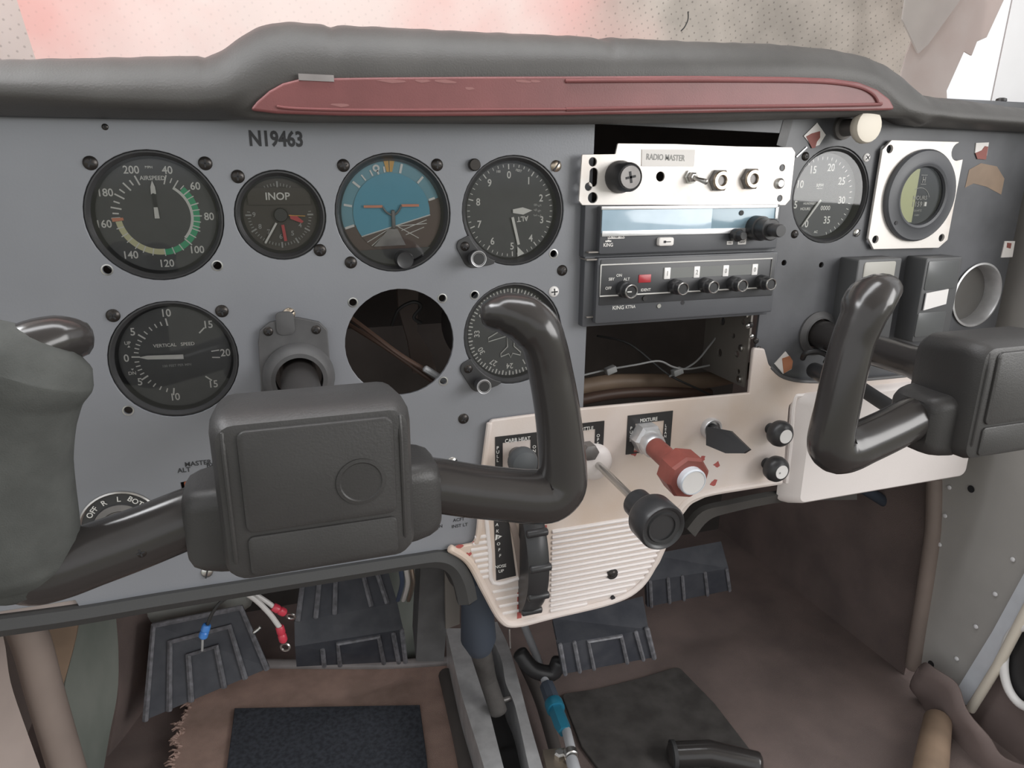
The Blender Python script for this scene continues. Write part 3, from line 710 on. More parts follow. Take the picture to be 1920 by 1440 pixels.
yoke('control_yoke', 'left control yoke with a grey foam sleeve on its left grip', (12, 0, -137), True)
yoke('control_yoke', 'right control yoke with bare glossy black horns', (457, 3, -137), False)

# =================================================================== IGNITION, MASTER
ip = at(228, 985); t = thing('ignition_switch', 'round ignition switch with engraved ring behind the left yoke arm', 'switch', (ip.x, 0, ip.z))
MB().lathe([(25.5, 0), (25.5, 1.5), (24.5, 2.2), (23.5, 1.4)], None, 48, True, False).build('rim', 'steel', t)
MB().lathe([(24, 1.2), (17, 1.6), (16.6, 3.0)], None, 48, False, False).build('placard_ring', 'bezel', t)
MB().lathe([(16.8, 1), (16.5, 3.4), (12.5, 4.2), (11.5, 3.2), (9, 3.6), (8, 9), (7, 9.6)], None, 40).build('barrel', 'dull_metal', t)
b = MB()
for s_, a in (('OFF', -50), ('R', -22), ('L', 4), ('BOTH', 38), ('START', 80)): b.text(s_, 20.3*math.sin(R(a)), 20.3*math.cos(R(a)), 3.6, 1.9, -a)
b.build('lettering', 'white_print', t, smooth=0)
mp_ = at(378, 922); t = thing('master_switch', 'orange split master switch rocker in the panel slot under the MASTER lettering', 'switch', (mp_.x, 4, mp_.z))
b = MB(); b.rrect(17, 10, 1, -14, -12.5); b.build('housing', 'black_metal', t)
for dx in (-6.4, 4.4): MB().rrect(4.6, 7.5, 1, -12, .5, .8, None, dx, 0).build('rocker', 'master_orange', t)

# =================================================================== RIGHT PANEL
rp_ = thing('copilot_panel', 'worn black right hand instrument panel carrying the tachometer', 'panel', (0, 0, 0))
co = [(-147+380, 60), (720, 60), (720, -150), (690, -168), (560, -173), (485, -173), (462, -168), (450, -160), (446, -150), (441, -146), (418, -146), (412, -196), (395, -196), (396, -40), (398, 24), (233, 34)]
co = [(233, 62), (676, 62), (676, -190), (440, -190), (392, -190), (393, -60), (398, 30), (236, 33)]
chole = [circ(*TAC, 39.6)]
for u, v in ((1471, 493), (1541, 497)): chole.append(circ(*xz(u, v), 2.4, 14))
chole.append(circ(457, -137, 16, 30))
vr = at(1831, 553); chole.append(circ(vr.x, vr.z, 29, 40))
plate('panel_sheet', co, chole, -3.0, -0.6, 'black_paint', .3, rp_)
for u, v, k in [(1511, 293.1, 'dark'), (1625.4, 295.4, 'white'), (1490.9, 439, 'dark'), (1606.8, 436.6, 'steel')]:
    x, z = xz(u, v); screw(rp_, x, z, -.4, k, 45, .95)
b = MB(); x, z = xz(1503, 285); b.box(-6, 6, -.5, .5, -.5, .4, T(x, z, 0) @ RZ(R(40))); b.build('scratch', 'alu', rp_, smooth=0)

# tachometer
t = gauge('tachometer', 'tachometer numbered 5 to 35 with its needle resting at zero', TAC, 39.4, 'tach_face', 10)
mk = MB(); zt_ = -9.8
for s_, x, y in [('0', -13.8, -23.5), ('5', -27.6, -7.6), ('10', -25, 9.2), ('15', -13.5, 20.8), ('20', 4.5, 22.8), ('25', 17.6, 11.8), ('30', 20.4, -4), ('35', 7.2, -20.6)]: mk.text(s_, x, y, 6.0, zt_, ws=.88)
mk.text('RPM', -5, 8.2, 2.8, zt_); mk.box(-8, -2, 5.4, 5.8, zt_, zt_+.02); mk.text('AC', -3, -30.5, 2, zt_); mk.text('HUNDREDS', -13, -6.6, 1.8, zt_); mk.text('0000', 4, -10.5, 3.6, zt_); mk.text('HOURS', -17, -11, 2.2, zt_)
for i in range(36): mk.tick(218+i*8.6, 31, 33.5, .5, zt_, -3, -2)
mk.build('markings', 'tach_print', t, smooth=0)
b = MB(); b.tube([(-3.6, -4, -8.6), (-19.5, -25.5, -8.6)], [1.2, .6], 6); b.build('needle', 'tach_print', t)
glass(t, 39.4, -3.4)

# hour meter on its aluminium plate
hm = at(1722, 366, -5); HX, HZ = hm.x, hm.z
t = thing('hour_meter', 'black round hour meter on a bare aluminium adapter plate', 'gauge', (HX, 0, HZ))
pp = [(1130, 228), (1800, 245), (1843, 420), (1690, 1225), (1600, 1305), (950, 1320), (897, 1210), (1040, 325)]
pp = [xz(1460+x/5.333, 220+y/5.333, -4) for x, y in pp]; pp = [(x-HX, z-HZ) for x, z in pp]
hh = [circ(*(Vector(xz(1460+x/5.333, 220+y/5.333, -4))-Vector((HX, HZ))), 3.4, 16) for x, y in ((1112, 317), (968, 1222), (1630, 1205))]
nx, nz = Vector(xz(1460+1795/5.333, 220+345/5.333, -4))-Vector((HX, HZ))
pp2 = []
for i, p in enumerate(pp):
    pp2.append(p)
    if i == 1:
        pp2 = pp2[:-1]; pp2.append((nx-1.0, p[1]))
        for k in range(9): a = R(100+k*170/8+0); pp2.append((nx+7.5*math.cos(a), nz+7.5*math.sin(a)))
plate('adapter_plate', pp2, hh, 1.5, 4, 'alu_white', .3, t)
MB().lathe([(39, 3.8), (39, 7), (37.5, 8.6), (29, 8.6), (27, 9.8), (25, 9.0), (23.4, 3)], T(1.2, -.6, 0), 56, True, False).build('bezel', 'radio_black', t)
MB().disc(24, 4.6, T(1.2, -.6, 0), 48).build('dial', 'hour_face', t, smooth=0)
halfdisc(22.6, 180, 360, 4.8).build('dial_left_half', 'hour_yellow', t, (-2.5, -.6, 0), smooth=0)  # left half of the dial coloured yellow-green
mk = MB(); mk.text('H', 3.5, 13, 5, 5.0, ws=.8); mk.text('HOURS', 2.6, -2.2, 3.4, 5.0); mk.text('11591', 1.6, -7.6, 4.2, 5.0); mk.text('QUARTZ', 2, -13.2, 1.6, 5.0); mk.text('10-80V', 2, -17, 1.4, 5.0); mk.arc(-30, 70, 12, 12.5, 5.0, 12, 1.2, -6); mk.box(-.6, .4, 16.6, 17.2, 5.0, 5.05); mk.box(.4, 6.6, 16.6, 17.1, 5.0, 5.05); mk.box(.4, 6.6, 9, 9.5, 5.0, 5.05)
mk.build('markings', 'grey_print', t, smooth=0)
MB().box(8.6, 11, -9.4, -5.8, 5.0, 5.1).build('tenths_wheel', 'white_print', t, smooth=0)
MB().lathe([(1.7, 8), (1.7, 9.2)], T(-24, -23, 0), 12).build('pin', 'black_print', t)
glass(t, 27.6, 7.0)
for o in t.children:
    if o.name.startswith('glass'): o.location = (1.2*S, -.6*S, 0)

# push-pull light with cream knob
x, z = xz(1580, 240)
t = thing('panel_light', 'cream round knob on a worn metal stalk above the tachometer', 'knob', (x, 0, z))
MB().lathe([(9.5, -.6), (9.2, 2), (6.8, 3), (6.2, 16), (5.4, 20)], None, 28).build('stalk', 'dull_metal', t)
MB().lathe([(5, 19), (11.5, 20), (13, 22.5), (13, 26), (12, 28.2), (9, 28.8)], None, 22).build('knob', 'cream', t)
# peeling sticker diamonds
def sticker(name, label, c, poly, poly2, m2, Y=-.9):
    t = thing(name, label, 'sticker', (c[0], 0, c[1]), group='peeling panel stickers')
    p = [tuple(Vector(xz(u, v))-Vector(c)) for u, v in poly]; plate('backing', p, [], -.6, .2, 'label_white', 0, t)
    p = [tuple(Vector(xz(u, v))-Vector(c)) for u, v in poly2]; plate('peeled_layer', p, [], .2, .5, m2, 0, t)
sticker('sticker', 'red and white peeling diamond sticker above the tachometer', xz(1528, 252), [(1532, 230), (1548, 253), (1536, 272), (1524, 276), (1507, 255)], [(1511, 256), (1522, 250), (1537, 246), (1537, 258), (1531, 266), (1528, 277), (1522, 278)], 'sticker_red')
sticker('sticker', 'orange and white diamond sticker left of the right yoke shaft', xz(1470, 680), [(1473, 659), (1486, 676), (1484, 692), (1468, 701), (1452, 682)], [(1466, 672), (1480, 667), (1486, 677), (1484, 691), (1469, 700)], 'sticker_orange')
sticker('sticker', 'red and white worn square sticker right of the hour meter', xz(1842, 282), [(1830, 268), (1854, 267), (1850, 292), (1828, 287)], [(1828, 287), (1840, 282), (1846, 274), (1852, 275), (1848, 299), (1832, 298)], 'sticker_red')
sticker('sticker', 'small beige square sticker at the far right edge of the panel', xz(1889, 467), [(1884, 452), (1903, 452), (1898, 482), (1877, 483)], [(1888, 455), (1896, 456), (1894, 466), (1887, 464)], 'sticker_red')
# scuffed tan worn patch right of the hour meter
b = MB(); pts = [xz(u, v) for u, v in [(1818, 318), (1840, 306), (1870, 312), (1884, 335), (1878, 365), (1850, 350), (1826, 344), (1810, 352)]]
b.add([(x, z, -.35) for x, z in pts], [tuple(reversed(range(len(pts))))]); b.build('bare_patch', 'duct_tan', rp_, smooth=0)
b = MB(); x, z = xz(1472, 245); b.box(-4, 5, -12, 12, -.5, -.25, T(x, z, 0) @ RZ(R(-12))); b.build('scuff', 'bracket_grey', rp_, smooth=0)

# engine gauge boxes
def gbox(label, u0, v0, u1, v1, Yf, wins, name='engine_gauge_box'):
    a = at(u0, v0, Yf); c = at(u1, v0, Yf); c.z = at(u0, v1, Yf).z
    cx, cz = (a.x+c.x)/2, (a.z+c.z)/2; hw, hh = (c.x-a.x)/2, (a.z-c.z)/2
    t = thing(name, label, 'gauge', (cx, 0, cz), group='boxed engine gauges')
    MB().rrect(hw, hh, 2, -1, -Yf, 1.2).build('housing', 'gauge_box', t)
    for (wu0, wv0, wu1, wv1, mm) in wins:
        p = at(wu0, wv0, Yf-.5); q = at(wu1, wv1, Yf-.5)
        MB().rrect((q.x-p.x)/2, (p.z-q.z)/2, 2, -Yf-.2, -Yf+.7, .3, None, (p.x+q.x)/2-cx, (p.z+q.z)/2-cz).build('window', mm, t)
    return t
gbox('black boxed gauge with a cream window behind the right yoke horn', 1610, 487, 1692, 640, -20, [(1622, 492, 1672, 543, 'gauge_cream'), (1612, 552, 1664, 610, 'gauge_window')])
g2 = gbox('black boxed gauge with a strip of white tape across its windows', 1738, 484, 1806, 640, -20, [(1742, 490, 1790, 541, 'gauge_window'), (1722, 587, 1766, 628, 'gauge_window')])
pp = [at(u, v, -22) for u, v in [(1738, 550), (1779, 542), (1774, 570), (1732, 582)]]
c0 = g2.location/S
plate('tape', [(p.x-c0.x, p.z-c0.z) for p in pp], [], 21, 22, 'cap_white', 0, g2)
# round vent
t = thing('air_vent', 'round grey air vent opening with a thin metal ring at the right of the panel', 'vent', (vr.x, 0, vr.z))
MB().lathe([(29.5, -.8), (30.6, 1.0), (31, 1.2), (29.2, 1.6), (28.6, .4), (27.5, -8), (27, -14)], None, 56, False, False).build('ring', 'alu', t)
MB().lathe([(28.5, -14), (5, -12)], None, 40).build('inner_disc', 'vent_grey', t)

# right yoke shaft bushing
t = thing('yoke_collar', 'worn ring bushing around the right yoke shaft', 'collar', (457, 0, -137))
MB().lathe([(20, -.6), (20, 1), (16, 4), (14, 4), (13.5, -3)], None, 36, False, False).build('ring', 'bracket_grey', t)

# =================================================================== RADIO STACK
# side rail of the radio rack
t = thing('radio_rack_rail', 'perforated metal rack rail at the right side of the empty radio bay', 'bracket', (0, 0, 0), (0, 0, 0))
hol = [circ(x, z, r_, 14) for x, z, r_ in [(20, -100, 3), (14, -125, 2.6), (26, -140, 2.6), (18, -155, 3), (30, -112, 2.2), (14, -170, 2.4), (44, -130, 4), (44, -100, 4), (44, -160, 4)]]
plate('rail', [(4, -84), (70, -84), (70, -182), (4, -182)], hol, -1, 1, 'shelf_metal', 0, t, (388, 0, 0), (PI/2, 0, PI/2))
for y, z in ((10, -92), (9, -118), (12, -148), (10, -176)):
    b = MB(); b.lathe([(3.0, -1), (3.0, .8), (2, 1.5)], T(386, y, z) @ RY(-PI/2), 14); b.build('rivet', 'steel', t)
for y, z in ((1405, 612), (1408, 632)):
    p = at(1405 if z == 612 else 1412, z, -1); screw(rp_, p.x, p.z, -.5, 'steel', 20, .6)
for u, v in ((1420, 640), (1424, 655), (1410, 610)):
    p = at(u, v, -1); screw(rp_, p.x, p.z, -.5, 'dark', 10, .7)

# aluminium plate "radio master"
k = 440/1920.
def rpx(x, y): return (1060+x*k, 200+y*k)
YR = -9
poly = [(430, 300), (900, 305), (1400, 325), (1855, 333), (1882, 375), (1840, 760), (1800, 806), (1200, 808), (700, 804), (140, 806), (112, 770), (138, 392), (410, 388)]
c0 = Vector(xz(*rpx(1000, 560), YR))
t = thing('radio_master_plate', 'scratched bare aluminium plate labelled RADIO MASTER with knob and jacks', 'plate', (c0.x, YR, c0.y))
L2 = lambda x, y, Y=YR: tuple(Vector(xz(*rpx(x, y), Y))-c0)
hh = [circ(*L2(x, y), r_, 18) for x, y, r_ in [(225, 452, 3.2), (190, 655, 2.9), (778, 572, 3.6), (1775, 500, 2.7), (1755, 750, 2.6), (225, 745, 3.9)]]
sl = L2(232, 578); hh.append([(sl[0]+x, sl[1]+y) for x, y in [(3.4*math.cos(R(a)), (3.4*math.sin(R(a)) + (3.2 if a < 180 else -3.2))) for a in range(0, 360, 20)]])
plate('sheet', fillet([L2(*p) for p in poly], .8), hh, -1.6, 0, 'alu_white', .2, t)
b = MB(); q0 = L2(625, 350); q1 = L2(1060, 350); q2 = L2(1050, 490); q3 = L2(622, 486)
plate('label_tape', [q0, q1, q2, q3], [], 0, .5, 'label_white', 0, t)
b = MB(); b.text('RADIO MASTER', *L2(820, 415), 4.2, .7, -1.2, ws=.78); b.build('label_lettering', 'grey_print', t, smooth=0)
x, y = L2(440, 575); MB().lathe([(11.6, 0), (11.6, 3), (10.6, 5), (10.2, 16), (9.2, 17.6), (8.4, 17)], T(x, y, 0), 30).build('knob', 'knob_black', t)
b = MB(); b.lathe([(8.2, 16.5), (7.8, 18.0)], T(x, y, 0), 24); kc = b.build('knob_cap', 'dull_metal', t)
b = MB(); b.box(-4, 4, -.8, .8, 17.8, 18.3, T(x, y, 0) @ RZ(.2)); b.box(-.8, .8, -4, 4, 17.8, 18.3, T(x, y, 0) @ RZ(.2)); b.build('cross_slot', 'black_print', kc, smooth=0)
x, y = L2(1020, 575); b = MB(); b.lathe([(5.4, 0), (5.4, 2), (4, 2.2), (3.8, 5), (2.4, 6)], T(x, y, 0), 6); b.build('toggle_nut', 'steel', t)
b = MB(); b.tube([(x, y, 4), (x+1.5, y-1.5, 9), (x+5, y-3.4, 15)], [2.2, 1.5, 2.2], 12); b.build('toggle_lever', 'steel', t)
for X_, Y_ in ((1250, 603), (1508, 590)):
    x, y = L2(X_, Y_)
    b = MB(); b.lathe([(8.8, 0), (8.8, 3.2), (7.4, 3.8)], T(x, y, 0), sides=6); j = b.build('jack_nut', 'dull_metal', t, smooth=20)
    b = MB(); b.lathe([(7.2, 3.0), (7.2, 5.2), (6.6, 6), (4.2, 6), (3.6, 5.2), (3.4, -3)], T(x, y, 0), 28, True, False); b.build('jack_sleeve', 'brass', j)
    b = MB(); b.disc(3.6, 3.4, T(x, y, 0), 20); b.build('jack_bore', 'black_print', j, smooth=0)
x, y = L2(1748, 628); b = MB(); b.lathe([(4.4, 0), (4.2, 1.6), (2.6, 2.8)], T(x, y, 0), 18); b.build('screw', 'steel', t)

# upper radio
def rbox(name, label, pts, Yf, depth=120):
    """pts: TL, TR, BR, BL pixels of the front face"""
    P = [at(u, v, Yf) for u, v in pts]; cx = sum(p.x for p in P)/4; cz = sum(p.z for p in P)/4
    t = thing(name, label, 'radio', (cx, Yf, cz), group='panel radios')
    return t, cx, cz
YF = -14
t, cx, cz = rbox('navigation_radio', 'black radio with a pale blue display under the aluminium plate', [(1127, 386), (1455, 388), (1453, 460), (1127, 465)], YF)
L3 = lambda u, v: (at(u, v, YF).x-cx, at(u, v, YF).z-cz)
def rct(mb, u0, v0, u1, v1, z0, z1, bev=.4, r_=1.0):
    a = L3(u0, v0); c = L3(u1, v1); mb.rrect((c[0]-a[0])/2, (a[1]-c[1])/2, r_, z0, z1, bev, None, (a[0]+c[0])/2, (a[1]+c[1])/2); return mb
rct(MB(), 1104, 380, 1456, 472, -120, -6).build('chassis', 'radio_black', t)
rct(MB(), 1127, 387, 1456, 466, -8, 0, .8, 1.5).build('faceplate', 'radio_black', t)
rct(MB(), 1129, 391, 1332, 433, -1, .7, .2, .6).build('display', 'display_blue', t)
rct(MB(), 1331, 391, 1452, 432, -1, .6, .2, .6).build('display_side', 'display_dark', t)
b = MB()
for u0, v0, u1, v1 in ((1127, 387, 1456, 389.4), (1128, 433, 1452, 435.4), (1453.5, 388, 1456, 410)): rct(b, u0, v0, u1, v1, 0, 1.3, .1, .2)
b.build('display_trim', 'alu', t)
b = MB(); rct(b, 1139, 440, 1171, 447, -.1, .3, 0, .8); rct(b, 1382, 440, 1400, 458, 0, .4, 0, .5) if False else None
b.build('model_plate', 'label_white', t, smooth=0)
b = MB(); b.text('KX 170B TSO', *L3(1155, 443.5), 1.7, .6, 0); b.build('model_lettering', 'black_print', t, smooth=0)
def crown(b, x, y, s_, z):
    for i in (-1, 0, 1): b.box(x+i*s_*.8-s_*.42, x+i*s_*.8+s_*.42, y, y+s_*(.5 if i else .75), z, z+.1)
b = MB(); b.text('KING', *L3(1140, 459), 2.6, .4, ws=.9); x, y = L3(1140, 453.5); crown(b, x, y, 2.0, .4); b.build('maker_lettering', 'label_white', t, smooth=0)
rct(MB(), 1232, 445, 1259, 460, -.5, 3.4, .8, 1.6).build('transfer_button', 'label_white', t)
b = MB(); x, y = L3(1247, 452.5); b.box(x-2, x+3, y-.3, y+.3, 3.4, 3.6); b.box(x-3.2, x-1.2, y-.9, y+.9, 3.4, 3.6); b.build('button_arrow', 'black_print', t, smooth=0)
x, y = L3(1389, 399); MB().lathe([(2.0, .4), (2.0, 1.2)], T(x, y, 0), 14).build('photocell', 'black_print', t)
x, y = L3(1415, 427); kb = MB().lathe([(9.6, 0), (9.6, 9), (8.4, 9.5), (8.4, 20), (7.6, 21)], T(x, y, 0), 28); kb = kb.build('tuning_knob', 'knob_black', t)
MB().lathe([(5, 20), (5, 30), (4.4, 31.5)], T(x, y, 0), 20).build('inner_knob', 'knob_black', kb)
x, y = L3(1376, 440); kb = MB().lathe([(5, 0), (5, 6), (3.6, 7), (3.4, 12), (2.8, 12.8)], T(x, y, 0), 20); kb.build('volume_knob', 'knob_black', t)
b = MB(); rct(b, 1363, 452, 1373.5, 458.5, -.1, .3, 0, .4); rct(b, 1384, 445, 1398, 458, -.1, .3, 0, .4); b.build('control_labels', 'label_white', t, smooth=0)
b = MB(); b.text('PULL', *L3(1391, 449), 1.3, .5); b.text('IDENT', *L3(1391, 454), 1.3, .5); b.text('VOL', *L3(1368, 455.3), 1.2, .5); b.build('control_lettering', 'black_print', t, smooth=0)

# transponder
t, cx, cz = rbox('transponder', 'black transponder with four white digit windows and five ringed knobs', [(1121, 490), (1448, 480), (1445, 570), (1121, 590)], YF)
rct(MB(), 1103, 482, 1447, 592, -120, -6).build('chassis', 'radio_black', t)
rct(MB(), 1121, 484, 1447, 585, -8, 0, .8, 1.5).build('faceplate', 'radio_black', t)
rct(MB(), 1126, 487, 1447, 554, -.5, .5, .2, 1).build('control_panel', 'radio_face', t)
fr = [L3(1125, 498), L3(1449, 483), L3(1446, 538), L3(1125, 554.5)]
a0 = L3(1126, 497); a1 = L3(1447, 484); zt = (a0[1]+a1[1])/2; c0_ = L3(1126, 554); c1_ = L3(1446, 539); zb = (c0_[1]+c1_[1])/2
b = MB(); P4 = [(a0[0], zt, .9), (a1[0], zt, .9), (a1[0], zb, .9), (a0[0], zb, .9), (a0[0], zt, .9)]
b.tube(P4, .55, 6); b.build('frame_line', 'white_print', t)
def R3(u, v): return L3(u, v)
wx0, wz0 = L3(1243, 512); wx1, wz1 = L3(1420, 505)
zc = (wz0+wz1)/2
b = MB(); b.box(wx0, wx1, zc-4.0, zc+4.2, .4, .9); b.build('code_window', 'window_grey', t, smooth=0)
for i, u in enumerate((1250, 1305, 1359, 1413)):
    x = L3(u, 510)[0]
    o = MB().rrect(2.6, 4.4, .3, .6, 1.4, .2, None, x, zc); o = o.build('digit_wheel', 'cap_white', t)
    b = MB(); b.text('1200'[i], x, zc, 3.6, 1.6, ws=.8); b.build('digit', 'grey_print', o, smooth=0)
kz = (L3(1271, 536)[1]+L3(1431, 526)[1])/2
def rknob(u, r_):
    x = L3(u, 530)[0]-2.0; kb = MB().lathe([(r_*1.25, 0), (r_*1.2, 7), (r_, 8), (r_, 13.5), (r_*.82, 14.2), (r_*.7, 13.4)], T(x, kz-.5, 0), 26).build('knob', 'knob_black', t)
    MB().lathe([(r_*.80, 14.0), (r_*.92, 14.5), (r_*1.02, 14.0), (r_*1.02, 13.2)], T(x, kz-.5, 0), 26, False, False).build('knob_ring', 'steel', kb)
    return x
for u in (1268, 1324, 1377, 1429): rknob(u, 4.8)
x = rknob(1173, 5.2); b = MB(); b.box(x-3.6, x, kz-1.0, kz-.2, 13.6, 14.2); b.build('knob_index', 'white_print', t, smooth=0)
b = MB()
for s_, u, v in (('OFF', 1140, 540), ('SBY', 1146, 523), ('ON', 1160, 516), ('ALT', 1174, 523), ('IDENT', 1210, 543)): b.text(s_, *L3(u, v), 2.1, .8)
b.text('KING', *L3(1159, 576.5), 2.9, .3); x, y = L3(1159, 570.5); crown(b, x, y, 2.0, .3); b.text('KT76A', *L3(1182, 575), 2.4, .3, ws=.85); b.build('lettering', 'white_print', t, smooth=0)
rct(MB(), 1197, 515, 1219, 529, .3, 1.0, .1, .5).build('reply_lamp', 'lamp_red', t)
x, y = L3(1235, 573.5); MB().lathe([(1.9, 0), (1.7, .8)], T(x, y, 0), 14).build('screw', 'steel', t)
x, y = L3(1280, 567.5); MB().lathe([(1.7, 0), (1.7, .2)], T(x, y, 0), 14).build('bore', 'black_print', t)
x, y = L3(1208, 559); MB().lathe([(2.3, 0), (2.0, 1.5)], T(x, y, 0), 14).build('ident_button', 'black_metal', t)
# shelf strips between and below the radios
for k_, (a_, b_, m_) in enumerate([((1104, 472), (1390, 465), 'alu'), ((1100, 488), (1420, 475), 'alu')]):
    p = at(*a_, -13); q = at(*b_, -13); zz = (p.z+q.z)/2
    b = MB(); b.box(p.x, q.x, -13, 60, zz-.6, zz+.4)
    tag(b.build('rack_shelf', 'shelf_metal', smooth=0), ['thin metal rack shelf directly under the upper radio', 'thin metal rack shelf resting on top of the transponder'][k_], 'shelf', 'radio rack shelves')
b = MB(); p = at(1100, 594, -10); b.box(p.x, p.x+13, -10, 40, p.z-1, p.z)
tag(b.build('rack_tab', 'shelf_metal', smooth=0), 'small bright metal tab under the lower left corner of the transponder', 'tab')

# wiring inside the empty bay
def wire(name, label, pts, r_, m, cat='wire', group='loose wires behind the panel'):
    P = smoothpath([tuple(at(u, v, Y)) for u, v, Y in pts], 6)
    return tag(MB().tube(P, r_, 8).build(name, m), label, cat, group)
wire('loose_wire', 'thin grey wire curving down the right side of the empty radio bay', [(1362, 560, 60), (1352, 615, 55), (1325, 655, 50), (1300, 682, 48), (1255, 706, 48)], .9, 'wire_grey')
wire('loose_wire', 'pale wire arching across the middle of the empty radio bay', [(1060, 712, 50), (1130, 695, 50), (1192, 684, 45), (1235, 677, 45), (1262, 688, 45), (1290, 692, 45), (1330, 685, 50)], .9, 'wire_grey')
wire('loose_wire', 'dark wire crossing diagonally low in the empty radio bay', [(1120, 630, 90), (1180, 645, 70), (1250, 700, 50), (1310, 730, 45), (1340, 745, 45)], 1.1, 'wire_black')
tag(MB().tube(smoothpath([tuple(at(u, v, 75)) for u, v in [(1040, 735), (1140, 718), (1220, 716), (1300, 715), (1370, 705), (1420, 690)]], 6), 8, 16).build('flexible_hose', 'duct_tan'), 'tan flexible hose lying across the bottom of the radio bay', 'hose')
tag(MB().tube(smoothpath([tuple(at(u, v, 60)) for u, v in [(1030, 765), (1130, 742), (1220, 735), (1330, 738)]], 6), 5, 12).build('flexible_hose', 'wire_brown'), 'brown cable bundle below the tan hose in the radio bay', 'cable')
for k_, (u, v) in enumerate([(1145, 694), (1270, 697)]):
    p = at(u, v, 46); tag(MB().rrect(5, 3, 1, -3, 3, 1, T(p.x, p.y, p.z) @ RX(PI/2) @ RZ(.3)).build('wire_connector', 'wire_grey'), ['small grey wire connector at the left of the radio bay', 'small grey wire connector in the middle of the radio bay'][k_], 'connector')
# bundle seen through the empty instrument hole
wire('wire_bundle', 'brown wire bundle seen through the empty round instrument hole', [(610, 560, 60), (690, 620, 40), (750, 665, 25), (800, 695, 20), (850, 725, 15)], 1.9, 'wire_brown')
wire('wire_bundle', 'dark red wire running diagonally inside the empty round hole', [(640, 600, 60), (720, 650, 40), (790, 700, 26), (850, 745, 20)], 1.8, 'wire_brown')
wire('wire_sleeve', 'pale blue sleeve on the wires inside the empty round hole', [(797, 691, 14), (815, 702, 14), (842, 719, 14)], 2.6, 'hose_grey', 'sleeve')
wire('loose_wire', 'black wire looping at the top of the empty round hole', [(735, 610, 60), (748, 580, 55), (775, 566, 50), (790, 575, 50), (776, 595, 50), (790, 606, 50)], 1.4, 'wire_black')
b = MB(); pts = [at(u, v, 110) for u, v in [(745, 540), (785, 540), (782, 620), (808, 660), (820, 700), (775, 700), (765, 640), (748, 580)]]
b.loft([[(p.x, p.y, p.z) for p in pts], [(p.x, p.y+6, p.z) for p in pts]]); tag(b.build('structural_rib', 'trim_brown', smooth=0), 'tan structural rib deep inside the empty round hole', 'rib')

# =================================================================== BEIGE LOWER COVER
cv = thing('lower_cover', 'beige plastic lower panel and pedestal cover with ribs and control placards', 'cover', (0, 0, 0))
YC = -5
ol = [(922, 788), (1093, 766), (1405, 737), (1413, 652), (1434, 654), (1442, 684), (1465, 706), (1520, 716), (1620, 712), (1740, 700), (1740, 745), (1500, 745), (1480, 760), (1468, 908), (1400, 918), (1330, 930), (1296, 946), (1272, 978), (1238, 1055), (1205, 1105), (1150, 1133), (1040, 1160), (968, 1177), (935, 1165), (905, 1112), (875, 1056), (838, 1030), (888, 1020), (897, 1000), (900, 930), (914, 800)]
rad = [4, 0, 0, 3, 3, 8, 10, 8, 3, 0, 0, 3, 5, 4, 10, 14, 14, 14, 14, 14, 10, 10, 12, 12, 20, 20, 4, 3, 3, 0, 2]
fo = fillet([xz(u, v, YC) for u, v in ol], rad)
plate('cover_sheet', fo, [], 1.0, 5, 'beige', 1.2, cv)
rim = [(1464, 903), (1400, 913), (1330, 925), (1290, 941), (1265, 975), (1231, 1052), (1198, 1101), (1147, 1128), (1040, 1154), (968, 1171), (940, 1160), (911, 1110), (880, 1054), (845, 1030)]
rp3 = smoothpath([(x, z, 4.6) for x, z in [xz(u, v, YC-1) for u, v in rim]], 5)
MB().tube(rp3, 3.4, 10).build('rolled_rim', 'beige', cv)
lr = smoothpath([(x, z, 4.4) for x, z in [xz(u, v, YC) for u, v in [(918, 795), (905, 900), (899, 990), (893, 1018)]]], 4)
MB().tube(lr, 2.4, 8).build('side_bead', 'beige', cv)
tr = smoothpath([(x, z, 3.2) for x, z in [xz(u, v, YC) for u, v in [(1446, 690), (1470, 709), (1520, 717), (1620, 713), (1738, 702)]]], 4)
MB().tube(tr, 2.2, 8).build('side_bead', 'bracket_grey', cv)
# ribs
z0 = at(1130, 985, -8).z; z1 = at(1130, 1138, -8).z
NR = 17
edgeR = [(xz(1262, 985, -7)), xz(1240, 1040, -7), xz(1218, 1080, -7), xz(1175, 1112, -7), xz(1080, 1140, -7)]
eR = sorted([(z, x) for x, z in edgeR]); eL = sorted([(z, x) for x, z in [xz(1034, 970, -7), xz(1038, 1130, -7), xz(1000, 1160, -7)]])
rib_me = {}
for i in range(NR):
    z = z0+(z1-z0)*i/(NR-1)
    x0 = at(1036, 1060, -7).x; x1 = interp(eR, z)-3
    b = MB(); b.tube([(x0, z, 4.6), (x1, z, 4.6)], 2.1, 8, None, True, 1.1); b.build('rib', 'beige_clean', cv)
for i in range(9):
    z = z0+6+(z1-z0)*i/(NR-1)*1.05
    xl = interp(sorted([(zz, xx) for xx, zz in [xz(902, 985, -7), xz(885, 1035, -7), xz(905, 1085, -7), xz(930, 1130, -7)]]), z); xr = at(916, 1040, -7).x
    if xr-xl > 3: MB().tube([(xl, z, 4.6), (xr, z, 4.6)], 1.8, 8, None, True, .8).build('rib', 'beige_clean', cv)
for i in range(4):
    z = interp([(0, at(950, 1108, -7).z), (3, at(960, 1150, -7).z)], i); a_ = at(926+i*6, 1120, -7).x; c_ = at(978, 1120, -7).x
    MB().tube([(a_, z, 4.6), (c_, z, 4.6)], 1.6, 8, None, True, .8).build('rib', 'beige_clean', cv)
